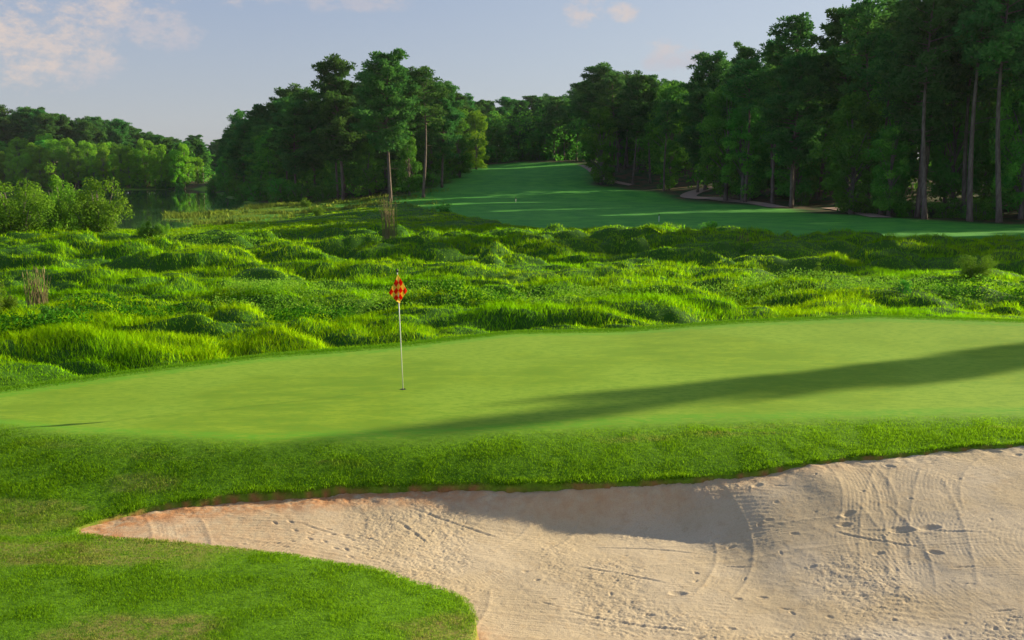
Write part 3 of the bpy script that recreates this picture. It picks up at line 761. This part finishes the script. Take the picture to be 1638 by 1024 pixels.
SKY_U = [-300, 0, 30, 70, 110, 150, 200, 240, 285, 305, 340, 360, 392, 420, 465, 500, 545, 625, 670, 715, 760, 800, 850, 900, 930, 965, 1010, 1060, 1100, 1140, 1185, 1235, 1280, 1330, 1350, 1400, 1450, 1640, 1900]
SKY_V = [175, 172, 180, 172, 185, 190, 196, 212, 228, 226, 224, 226, 185, 175, 152, 152, 108, 98, 120, 148, 158, 160, 152, 154, 130, 114, 126, 136, 124, 104, 94, 84, 78, 92, 66, 14, -30, -50, -50]
def inside(P, x, y): return float(poly_sd(np.array([x]), np.array([y]), P)[0])
def fill(P, n, mind, choose, ymax=1e9, near_bias=None, umin=-60, umax=1720):
    xs_ = [p[0] for p in P]; ys_ = [p[1] for p in P]; c = 0; tries = 0
    while c < n and tries < n * 60:
        tries += 1
        x = random.uniform(min(xs_), max(xs_)); y = random.uniform(min(ys_), min(ymax, max(ys_)))
        d = inside(P, x, y)
        if d < .8: continue
        if near_bias and random.random() > math.exp(-d / near_bias) + .06: continue
        u = col_of(x, y)
        if u < umin or u > umax: continue
        if any((x - a) ** 2 + (y - b) ** 2 < mind ** 2 for a, b in placed): continue
        choose(x, y, d, u); c += 1
    print('filled', c)
rnd = random.random
GA = 'trees of the dark forest on the right'; GB = 'trees closing the view at the top of the fairway'; GC = 'trees of the wooded point between lake and fairway'
GD = 'trees on the far left shore of the lake'; GE = 'hazy trees beyond the end of the lake'
def hgt(x, y, u, lo, hi, cap=30):
    return max(7, min(cap, height_to(x, y, float(np.interp(u, SKY_U, SKY_V))) * random.uniform(lo, hi)))
GAPS = [(-14, 154, .6), (-17, 163, 1.6), (8, 236, 6), (-12, 216, 1.8), (-28, 129, 2.4), (40, 82, 1.2), (30, 84, .3), (8, 112, .3)]
def in_gap(x, y, pad=3.0):
    ca, sa = math.cos(sun_az), math.sin(sun_az); g = np.zeros(np.shape(x), bool)
    for gx, gy, gw in GAPS: g = g | ((np.abs(-(x - gx) * sa + (y - gy) * ca) < gw + pad) & ((x - gx) * ca + (y - gy) * sa < 85) & (y - gy > 8))
    return g
def chA(x, y, d, u):
    if in_gap(x, y): return
    if rnd() < .56:
        h = hgt(x, y, u, .82, .99, 29); pr = random.choice(PINES + PINES_S) if d < 12 else random.choice(PINES)
        tree(pr, 'pine_tree', x, y, h, 22., 'tall straight pine packed inside the dark forest wall on the right', 'pine tree', GA + ': pines', wide=min(1.15, 24 / h))
    else:
        h = hgt(x, y, u, .42, .78, 20)
        tree(random.choice(BROADS), 'leafy_tree', x, y, h, 14., 'green leafy tree packed inside the dark forest wall on the right', 'tree', GA + ': leafy trees', wide=min(1.1, 15 / h))
fill(FOREST_A, 165, 2.1, chA, near_bias=15)
def chR(x, y, d, u):
    if in_gap(x, y): return
    h = random.uniform(25, 30)
    if rnd() < .75: tree(random.choice(PINES), 'pine_tree', x, y, h, 22., 'tall pine of the forest edge continuing beyond the right border', 'pine tree', 'trees beyond the right border: pines', wide=1)
    else: tree(random.choice(BROADS), 'leafy_tree', x, y, h * .7, 14., 'leafy tree of the forest edge continuing beyond the right border', 'tree', 'trees beyond the right border: leafy trees', wide=1)
fill([(50.5, 100), (62, 91), (80, 83), (104, 77), (110, 100), (98, 122), (60, 116)], 66, 2.8, chR, umin=1640, umax=2900)
def chB(x, y, d, u):
    if in_gap(x, y): return
    h = hgt(x, y, u, .86, 1.0, 26)
    if rnd() < .72: tree(random.choice(PINES), 'pine_tree', x, y, h, 22., 'dark pine in the distant row closing the view at the top of the fairway', 'pine tree', GB + ': pines', wide=1.25)
    else: tree(random.choice(BROADS), 'leafy_tree', x, y, h * .7, 14., 'leafy tree in the distant row closing the view at the top of the fairway', 'tree', GB + ': leafy trees', wide=1.1)
fill(FOREST_B, 75, 2.7, chB, near_bias=12, umin=680, umax=1080)
def chC(x, y, d, u):
    if rnd() < .6: 
        h = hgt(x, y, u, .78, .96, 25); tree(random.choice(PINES), 'pine_tree', x, y, h, 22., 'dark pine inside the wooded point between lake and fairway', 'pine tree', GC + ': pines', wide=1.2)
    else:
        h = hgt(x, y, u, .45, .75, 16); tree(random.choice(BROADS), 'leafy_tree', x, y, h, 14., 'dark leafy tree inside the wooded point between lake and fairway', 'tree', GC + ': leafy trees', wide=1.15)
fill(FOREST_C, 85, 2.6, chC, near_bias=12)
# far left shore: a front row of bright leafy trees, pines behind
u = -30
while u < 300:
    x, y = PX(u, 303, .3); y = 286.5 + random.uniform(0, 3); x = (u - 819) / F * (y * 1.0)
    h = 11.5 + random.uniform(-2.5, 3.5) - (2.0 if u > 240 else 0)
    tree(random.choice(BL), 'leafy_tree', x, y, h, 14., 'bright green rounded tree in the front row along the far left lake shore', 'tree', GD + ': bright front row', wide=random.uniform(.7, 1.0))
    u += random.uniform(9, 17)
def chD(x, y, d, u):
    h = hgt(x, y, u, .86, 1.02, 27)
    if y > 299 and rnd() < .85: tree(random.choice(PINES), 'pine_tree', x, y, h, 22., 'dark pine rising behind the bright trees of the far left lake shore', 'pine tree', GD + ': pines', wide=1.15)
    else: tree(random.choice(BROADS + BL), 'leafy_tree', x, y, h * .68, 14., 'mid green tree between the pines of the far left lake shore', 'tree', GD + ': green trees', wide=1.1)
fill([(-175, 291), (-92, 291), (-88, 300), (-98, 328), (-180, 328)], 80, 3.0, chD, near_bias=16, umin=-60, umax=330)
for k in range(36):
    u = random.uniform(255, 420); y = random.uniform(425, 470); x = (u - 819) / F * y
    h = height_to(x, y, float(np.interp(u, [255, 300, 370, 430], [222, 225, 221, 215])) + random.uniform(0, 14))
    tree(random.choice(BROADS + PINES), 'distant_tree', x, y, h, 20., 'bluish tree in the hazy row beyond the narrow end of the lake', 'tree', GE, wide=1.5)
# undergrowth along the feet of the woods
def bushrow(pts, n, lab, grp, hmin=1.2, hmax=3):
    for k in range(n):
        t = rnd() * (len(pts) - 1); i = int(t); f = t - i
        x = pts[i][0] * (1 - f) + pts[i + 1][0] * f + random.uniform(-1, 1.5); y = pts[i][1] * (1 - f) + pts[i + 1][1] * f + random.uniform(.5, 4)
        tree(random.choice(DSHRUBS), 'bush', x, y, random.uniform(hmin, hmax), 3., lab, 'bush', grp, wide=1.3)
bushrow(FOREST_C[:5], 22, 'dark bush at the foot of the wooded point beside the water', 'undergrowth of the wooded point', 2, 4.5)
bushrow(FOREST_C[5:9], 12, 'green bush at the foot of the trees left of the fairway', 'undergrowth left of the fairway', 1.5, 3.2)
bushrow([(-165, 284.6), (-120, 284.4), (-90, 284.2)], 26, 'low bush along the waterline of the far left shore', 'waterline bushes', 1.5, 3.5)
bushrow([(33, 140), (40, 121), (44, 106), (52, 102), (60, 106)], 12, 'dark bush between the trunks of the right hand forest', 'undergrowth of the right forest', 1, 2.6)

# the depth of the woods behind the trees one can tell apart: foliage nobody could count
def wood_mass(P, n, dmin, hmax, name, lab):
    xs_ = [p[0] for p in P]; ys_ = [p[1] for p in P]
    x = rs.uniform(min(xs_), max(xs_), n * 6); y = rs.uniform(min(ys_), max(ys_), n * 6)
    d = poly_sd(x, y, P); k = (d > dmin) & ~in_gap(x, y, 1.5) & (rs.rand(len(x)) < np.exp(-(d - dmin) / 14.) + .1); x, y = x[k][:n], y[k][:n]
    z = H(x, y, False, False) + hmax * rs.rand(len(x)) ** .9 * (.75 + .35 * vn(x / 6, y / 6, 55))
    V, Fq, A = leaf_clumps(np.stack([x, y, z], 1), rs.uniform(1.2, 2.2, len(x)), 26, .75, rs)
    link(name, mesh_np(name, V, Fq, [M_BROAD], False, {'rnd': A}), kind='stuff', label=lab, category='woodland')
wood_mass(FOREST_A, 3600, 8, 15, 'deep_woodland', 'dark mass of woodland foliage filling the depth of the right hand forest')
wood_mass(FOREST_B, 2600, 3, 12, 'distant_woodland', 'dark mass of foliage filling the depth of the wood beyond the fairway')
wood_mass([(-26, 262), (34, 262), (34, 290), (-26, 290)], 2000, 0, 12, 'backmost_woodland', 'dark mass of foliage at the very back beyond the crest of the fairway')
wood_mass(FOREST_C, 1700, 5, 11, 'point_woodland', 'dark mass of foliage filling the depth of the wooded lake point')
wood_mass([(-175, 298), (-92, 298), (-96, 340), (-180, 340)], 1200, 1, 11, 'shore_woodland', 'dark mass of foliage behind the trees of the far left lake shore')

bushrow([(-14, 256), (0, 257), (14, 258), (26, 256)], 26, 'dark bush on the crest where the fairway ends', 'undergrowth at the crest', 1.6, 3.6)
# two pines out to the right whose long shadows reach across the green
for k, (tu, tv, D, h, wd) in enumerate([(700, 685, 57, 0, .21), (930, 638, 46, 0, .21)]):
    x0, y0 = PX(tu, tv, 2.0); x = x0 + D * math.cos(sun_az); y = y0 + D * math.sin(sun_az)
    h = (D * math.tan(SUN_EL) + 2.0 - Z1(x, y, False)) * .975
    tree(PINES[k + 1], 'pine_tree', x, y, h, 22., ['tall narrow pine out to the right throwing the long shadow over the green', 'shorter narrow pine out to the right throwing the second shadow over the green', 'third narrow pine out to the right throwing the uppermost shadow over the green'][k], 'pine tree', None, wide=wd, rz=1 + k)

# ------------------------------------------------------------------ shrubs and plants in the marsh
def shrub(u, v, h, lab, pr, wide=1.0, name='shrub', cat='shrub', h0=4., group=None):
    x, y, z = HIT(u, v); z = Z1(x, y)
    tree(pr, name, x, y, h, h0, lab, cat, group, z=z - .1, wide=wide)
shrub(30, 397, 4.2, 'big olive green willow shrub at the left border of the marsh', SHRUBS[2], 1.25)
shrub(158, 393, 4.4, 'tall loose willow shrub right of the big olive one, in front of the lake', SHRUBS[0], 1.0)
shrub(98, 386, 4.9, 'upright feathery shrub between the two big marsh willows', SHRUBS[1], .85)
shrub(-40, 380, 4.4, 'willow shrub cut off by the left border', SHRUBS[0], 1.2)
shrub(238, 402, 1.8, 'small loose shrub standing alone below the inlet of the lake', SHRUBS[1], .9)
shrub(262, 392, 1.2, 'tiny wispy shrub just right of the small loose one', SHRUBS[2], .8)
shrub(10, 552, 1.0, 'low dark shrub at the left border above the green', SHRUBS[1], .9)
shrub(1303, 482, 1.05, 'pale yellow green sapling rising from the marsh right of centre', SHRUBS[1], .95)
shrub(1560, 478, 1.25, 'spreading pale green bush in the marsh near the right border', SHRUBS[2], 1.1)
shrub(1445, 505, .75, 'dark green bushy weed just behind the green at right', DSHRUBS[0], .75, h0=3.)
shrub(1520, 503, .6, 'low dark weed clump right of the dark bushy weed behind the green', DSHRUBS[1], 1.2, h0=3.)
shrub(1135, 400, 1.3, 'dark round bush where the marsh meets the fairway', DSHRUBS[0], 1.2, h0=3.)
shrub(709, 340, 1.3, 'dark low bush at the fairway edge below the slim pale trunked pine', DSHRUBS[1], 1.6, h0=3.)
shrub(510, 347, 1.2, 'small yellow green bush on the flat grassy spit', SHRUBS[2], 1.0)
shrub(490, 331, 1.5, 'bright leafy bush on the grass in front of the wooded point', SHRUBS[0], 1.2)
shrub(1130, 386, 1.1, 'small dark bush on the far rim of the marsh, right of centre', DSHRUBS[1], 1.0, h0=3.)
shrub(82, 563, .8, 'broad leaved dark weed left of centre just behind the green', DSHRUBS[0], .8, h0=3.)
shrub(1190, 432, 1.0, 'reddish grey bare twiggy bush in the shaded marsh', DSHRUBS[1], .6, h0=3.)

# leafy ground cover on the mounds (uncountable small leaves)
def herbs(n, spots, name, mat, lab, size):
    xs_, ys_, w_ = [], [], []
    for (u, v, rx, ry) in spots:
        x, y, z = HIT(u, v); k = int(n / len(spots)); a = rs.rand(k) * 6.28; r = np.sqrt(rs.rand(k))
        xs_.append(x + np.cos(a) * r * rx); ys_.append(y + np.sin(a) * r * ry)
    x = np.concatenate(xs_); y = np.concatenate(ys_)
    k = rs.rand(len(x)) < .25 + 1.3 * (fbm(x * 2, y * 2, 401, 2) - .3); x, y = x[k], y[k]
    k = y > interp(x, BACK) + 1.4; x, y = x[k], y[k]
    z = H(x, y) + rs.uniform(.12, .5, len(x)); n = len(x)
    P = np.stack([x, y, z], 1); nrm = unit(rs.normal(size=(n, 3)) * .7 + [0, 0, .6]); s = unit(np.cross(nrm, rs.normal(size=(n, 3)))); t = np.cross(nrm, s)
    S = size * rs.uniform(.6, 1.4, (n, 1))
    V = np.stack([P - s * S * .5, P + t * S * .25, P + s * S * .5, P - t * S * .25], 1).reshape(-1, 3)
    b = (np.arange(n) * 4)[:, None]
    link(name, mesh_np(name, V, b + [0, 1, 2, 3], [mat], False, {'rnd': np.repeat(rs.rand(n), 4)}), kind='stuff', label=lab, category='ground cover')
herbs(26000, [(440, 505, 2.2, 1.6), (560, 520, 2.6, 1.8), (680, 528, 2.8, 1.8), (400, 520, 1.2, 1.5), (860, 525, 2.2, 1.6), (970, 520, 2.2, 1.5)], 'leafy_ground_cover', M_HERB,
      'small pale leaved creeping plants covering the mounds near the flagstick', .07)
herbs(16000, [(1300, 490, 3, 2), (1400, 500, 2.4, 1.6), (1540, 500, 3, 2), (1180, 500, 2.5, 1.8), (300, 420, 4, 3), (360, 415, 4, 3)], 'weedy_ground_cover', M_HERB,
      'pale weedy leaves among the grass at the right and far left of the marsh', .085)
herbs(14000, [(60, 575, 1.6, 1.2), (200, 540, 2, 1.6), (500, 545, 1.5, 1.2), (760, 530, 1.8, 1.3), (1480, 512, 2.4, 1.2), (1600, 505, 3, 1.4)], 'dark_ground_cover', M_DARKHERB,
      'dark green broad weeds in the hollows of the marsh', .11)

# clumps of dead reeds
def reeds(u, v, n, h, rad, lab, tip=.35):
    x, y, z = HIT(u, v); z = Z1(x, y); g = Geo(); rg = np.random.RandomState(int(u))
    e = empty('reed_clump', (x, y, z - .05), lab, 'dead reeds')
    for i in range(n):
        a = rg.rand() * 6.28; r = rad * math.sqrt(rg.rand()); hh = h * rg.uniform(.55, 1.0); l = rg.normal(0, .09, 2) * hh
        p = np.array([math.cos(a) * r, math.sin(a) * r * .6, 0])
        g.tube([p, p + [l[0] * .4, l[1] * .4, hh * .55], p + [l[0], l[1], hh]], [.011, .009, .004], 4, rg.rand(), False)
        if rg.rand() < tip:
            q = p + [l[0], l[1], hh]; g.tube([q - [0, 0, .12], q - [0, 0, .05], q + [0, 0, .12]], [.006, .02, .005], 5, rg.rand())
    link('stalks', g.build('stalks', [M_DRY]), e)
reeds(62, 512, 60, 1.75, .38, 'clump of tall dead brown reeds standing in the marsh at left')
reeds(624, 428, 44, 2.6, .42, 'thin bare grey stalks rising from the marsh straight above the flag', .1)
reeds(1190, 425, 14, .9, .4, 'short greyish dead stalks in the shaded marsh right of centre', .2)

# ------------------------------------------------------------------ flagstick
fx, fy = PX(645, 623, 2.0)
fz = Z1(fx, fy, False); fx, fy = PX(645, 623, fz); fz = Z1(fx, fy, False)
e = empty('flagstick', (fx, fy, fz), 'white golf flagstick with drooping red and yellow checkered flag on the green', 'golf flag')
PH = 2.16; tilt = -.034
top = np.array([tilt * PH, 0, PH])
g = Geo(); g.tube([(0, 0, -.1), top * .5, top], [.0095, .0085, .0075], 12); pole = g.build('pole', [simple('white_fibreglass', (.78, .78, .74), .35)]); link('pole', pole, e)
g = Geo(); g.tube([top - [0, 0, .01], top + [0, 0, .012], top + [0, 0, .03], top + [-.001, 0, .06]], [.014, .019, .017, .006], 12); link('finial', g.build('finial', [simple('black_plastic', (.02, .02, .02), .4)]), e)
def flag_mesh():
    # drooping square flag: hung from the pole by one edge, its free corner fallen to the pole
    nu, nv = 34, 34; V = []; uv = []
    T = np.array([0, 0.0]); Rr = np.array([.165, -.31]); Lc = np.array([-.165, -.335]); B = np.array([.035, -.53])
    for j in range(nv + 1):
        for i in range(nu + 1):
            s, t = i / nu, j / nv
            p = (1 - s) * (1 - t) * T + s * (1 - t) * Rr + s * t * B + (1 - s) * t * Lc
            p = p + np.array([math.sin((s + t) * 3) * .012, 0])
            yv = -.03 + .045 * math.sin((s - t) * 6.5 + .6) * (.35 + .65 * (s + t) / 2) + .02 * math.sin((s + t) * 6)
            V.append((p[0], yv, p[1])); uv.append((s, t))
    Fq = [[j * (nu + 1) + i, j * (nu + 1) + i + 1, (j + 1) * (nu + 1) + i + 1, (j + 1) * (nu + 1) + i] for j in range(nv) for i in range(nu)]
    me = bpy.data.meshes.new('flag'); me.from_pydata(V, [], Fq)
    uvl = me.uv_layers.new(name='UVMap')
    for l in me.loops: uvl.data[l.index].uv = uv[l.vertex_index]
    me.polygons.foreach_set('use_smooth', np.ones(len(Fq), bool))
    a = N('checkered_nylon'); ck = a.n('TexChecker', {'Vector': a.n('UVMap').outputs[0], 'Scale': 3.99, 'Color1': (.78, .03, .01, 1), 'Color2': (.90, .66, .11, 1)})
    d = a.n('BsdfDiffuse', {'Color': ck.outputs[0]}); t = a.n('BsdfTranslucent', {'Color': ck.outputs[0]})
    me.materials.append(a.done(a.n('MixShader', {0: .45, 1: d.outputs[0], 2: t.outputs[0]}).outputs[0]))
    return me
fl = link('flag', flag_mesh(), e, (top[0] + .004, -.012, PH - .04)); fl.rotation_euler = (0, 0, R(8))
md = fl.modifiers.new('thickness', 'SOLIDIFY'); md.thickness = .003
# the hole: a dark disc a hair above the turf, its inner shade painted
g = Geo(); k = 24
ring = lambda r, z: [(r * math.cos(2 * math.pi * i / k), r * math.sin(2 * math.pi * i / k), z) for i in range(k)]
V = ring(.054, .007) + ring(.054, .0045) + [(0, 0, .0045)]
Fq = [[i, (i + 1) % k, k + (i + 1) % k, k + i] for i in range(k)] + [[k + i, k + (i + 1) % k, 2 * k, 2 * k] for i in range(k)]
g.add(V, Fq); cup = link('hole_disc', g.build('hole_disc', [simple('painted_hole_shade', (.012, .02, .01), .8)]), None, (fx, fy, fz)); cup['label'] = 'dark round disc painted as the shaded hole in the green at the foot of the flagstick'; cup['category'] = 'golf hole'

# small far pins
def pin(u, v, h, lab, c):
    x, y, z = HIT(u, v); e = empty('yardage_stake', (x, y, z), lab, 'marker stake')
    g = Geo(); g.tube([(0, 0, -.1), (0, 0, h)], [.035, .03], 8); link('post', g.build('post', [simple('stake_white', c, .5)]), e)
    g = Geo(); g.tube([(0, 0, h + .002), (0, 0, h + .14), (0, 0, h + .2)], [.045, .045, .02], 8); link('cap', g.build('cap', [simple('stake_dark', (.02, .03, .02), .5)]), e)
pin(1054, 355, .6, 'small white stake with dark top on the shaded fairway right of centre', (.7, .7, .65))
pin(825, 324, .5, 'tiny pale stake on the far end of the sunlit fairway strip', (.6, .6, .5))

# ------------------------------------------------------------------ air
hb = [(-700, -200), (700, -200), (700, 900), (-700, 900)]
hv = [(x, y, -3.0) for x, y in hb] + [(x, y, 46.0) for x, y in hb]
hm = N('haze_air'); vol = hm.t.nodes.new('ShaderNodeVolumePrincipled'); vol.inputs['Density'].default_value = HAZE; vol.inputs['Color'].default_value = (.80, .88, 1.0, 1); vol.inputs['Anisotropy'].default_value = .2
hm.link(vol.outputs[0], hm.out.inputs['Volume'])
if HAZE > 0: link('haze', mesh_np('haze', hv, [[3, 2, 1, 0], [4, 5, 6, 7], [0, 1, 5, 4], [1, 2, 6, 5], [2, 3, 7, 6], [3, 0, 4, 7]], [hm.m]), kind='stuff', label='thin pale blue evening haze in the air over the lake and woods', category='haze')
# ------------------------------------------------------------------ cart path
def ribbon(pts, w, name, mat):
    P = np.array([HIT(u, v)[:2] for u, v in pts]); 
    P = np.array(smooth_poly([tuple(p) for p in P], 3, False)); L = []; 
    for i in range(len(P)):
        d = P[min(i + 1, len(P) - 1)] - P[max(i - 1, 0)]; d /= np.linalg.norm(d) + 1e-9; nrm = np.array([-d[1], d[0]])
        for s in (-1, -.5, 0, .5, 1):
            q = P[i] + nrm * s * w / 2; L.append((q[0], q[1], Z1(q[0], q[1], False) + .10))
    n = len(P); Fq = [[i * 5 + j, i * 5 + j + 1, (i + 1) * 5 + j + 1, (i + 1) * 5 + j] for i in range(n - 1) for j in range(4)]
    o = link(name, mesh_np(name, L, Fq, [mat], True), kind='structure'); return o
MP = mat_path()
ribbon([(928, 265), (945, 272), (957, 285), (985, 292), (1010, 297)], 1.4, 'cart_path', MP)
ribbon([(1150, 299), (1128, 303), (1096, 314), (1110, 317.5), (1150, 318), (1195, 324), (1235, 331), (1250, 333)], 2.5, 'cart_path', MP)

ribbon([(1325, 333.5), (1345, 336), (1378, 342), (1410, 349)], 2.3, 'cart_path', MP)

# ------------------------------------------------------------------ light and sky
sd = bpy.data.lights.new('sun', 'SUN'); so = bpy.data.objects.new('sun', sd); COL.objects.link(so)
sd.energy = 5.0; sd.angle = R(.53); sd.color = (1.0, .86, .57)
sdir = Vector((math.cos(sun_az) * math.cos(SUN_EL), math.sin(sun_az) * math.cos(SUN_EL), math.sin(SUN_EL)))
so.rotation_euler = sdir.to_track_quat('Z', 'Y').to_euler()
so.location = (40, 20, 40)
w = bpy.data.worlds.new('World'); sc.world = w; w.use_nodes = True
a = N.__new__(N); a.t = w.node_tree; a.t.nodes.clear()
out = a.t.nodes.new('ShaderNodeOutputWorld')
sky = a.n('TexSky', sky_type='NISHITA', sun_disc=False, sun_elevation=SUN_EL, sun_rotation=math.pi / 2 - sun_az, altitude=100, air_density=1.0, dust_density=.8, ozone_density=3.0)
dirn = a.n('TexCoord').outputs['Generated']
sep = a.n('SeparateXYZ', {0: dirn})
az = a.math('ARCTAN2', sep.outputs[0], sep.outputs[1]); el = a.math('ARCSINE', sep.outputs[2])
def angles(u, v):
    d = Vector(ray(u, v)).normalized(); return math.atan2(d.x, d.y), math.asin(d.z)
cn = a.noise(dirn, 30, 10, .72, (1, 1, 1.7)); cn2 = a.noise(dirn, 5, 3, .5, (1, 1, 2))
tot = None
for (u, v, ru, rv, g) in [(50, 75, 120, 75, 1.0), (150, 30, 120, 50, 1.0), (20, 8, 60, 30, 1.0), (245, 48, 80, 40, 1.05), (140, 90, 60, 50, 1.05), (560, 2, 120, 22, 1.2), (450, 6, 110, 14, .5), (330, -30, 200, 40, .8), (938, 16, 40, 30, 1.2), (995, 18, 36, 20, 1.1),
                          (1042, 18, 16, 16, .6), (1080, 88, 70, 30, 1.0), (800, -140, 700, 90, .9), (-300, 0, 300, 120, .9), (1900, -60, 300, 100, .7)]:
    a0, e0 = angles(u, v)
    q = a.math('ADD', a.math('POWER', a.math('ABSOLUTE', a.math('DIVIDE', a.math('SUBTRACT', az, a0), ru / F)), 2.0), a.math('POWER', a.math('ABSOLUTE', a.math('DIVIDE', a.math('SUBTRACT', el, e0), rv / F)), 2.0))
    m = a.math('MULTIPLY', a.math('SUBTRACT', 1.15, q, True), g)
    tot = m if tot is None else a.math('MAXIMUM', tot, m)
dens = a.sstep(a.math('ADD', a.math('MULTIPLY', cn, 1.7), a.math('MULTIPLY', tot, .42)), 1.02, 1.5)
dens = a.math('MULTIPLY', dens, a.sstep(tot, .0, .35))
hs = a.n('HueSaturation', {'Color': sky.outputs[0], 'Saturation': .72, 'Value': 1.0})
skyc = hs.outputs[0]
grad = a.mix(a.sstep(el, -.02, .30), (3.55, 3.6, 4.1), (1.7, 2.5, 4.3))
skyc = a.mix(.62, skyc, a.mix(a.math('MULTIPLY', a.sstep(az, -.30, .42), .85), grad, (3.7, 3.95, 4.6)))
cloud = a.mix(a.sstep(cn2, .35, .65), (5.6, 4.6, 4.0), (3.6, 3.7, 4.3))
c = a.mix(a.math('MULTIPLY', dens, .8), skyc, cloud)
bg = a.n('Background', {'Color': c, 'Strength': .071}); a.link(bg.outputs[0], out.inputs[0])

sc.view_settings.view_transform = 'Standard'; sc.view_settings.look = 'None'
sc.view_settings.exposure = .95; sc.view_settings.gamma = 1.0
sc.cycles.max_bounces = 6; sc.cycles.diffuse_bounces = 3; sc.cycles.transmission_bounces = 3; sc.cycles.glossy_bounces = 3; sc.cycles.transparent_max_bounces = 4
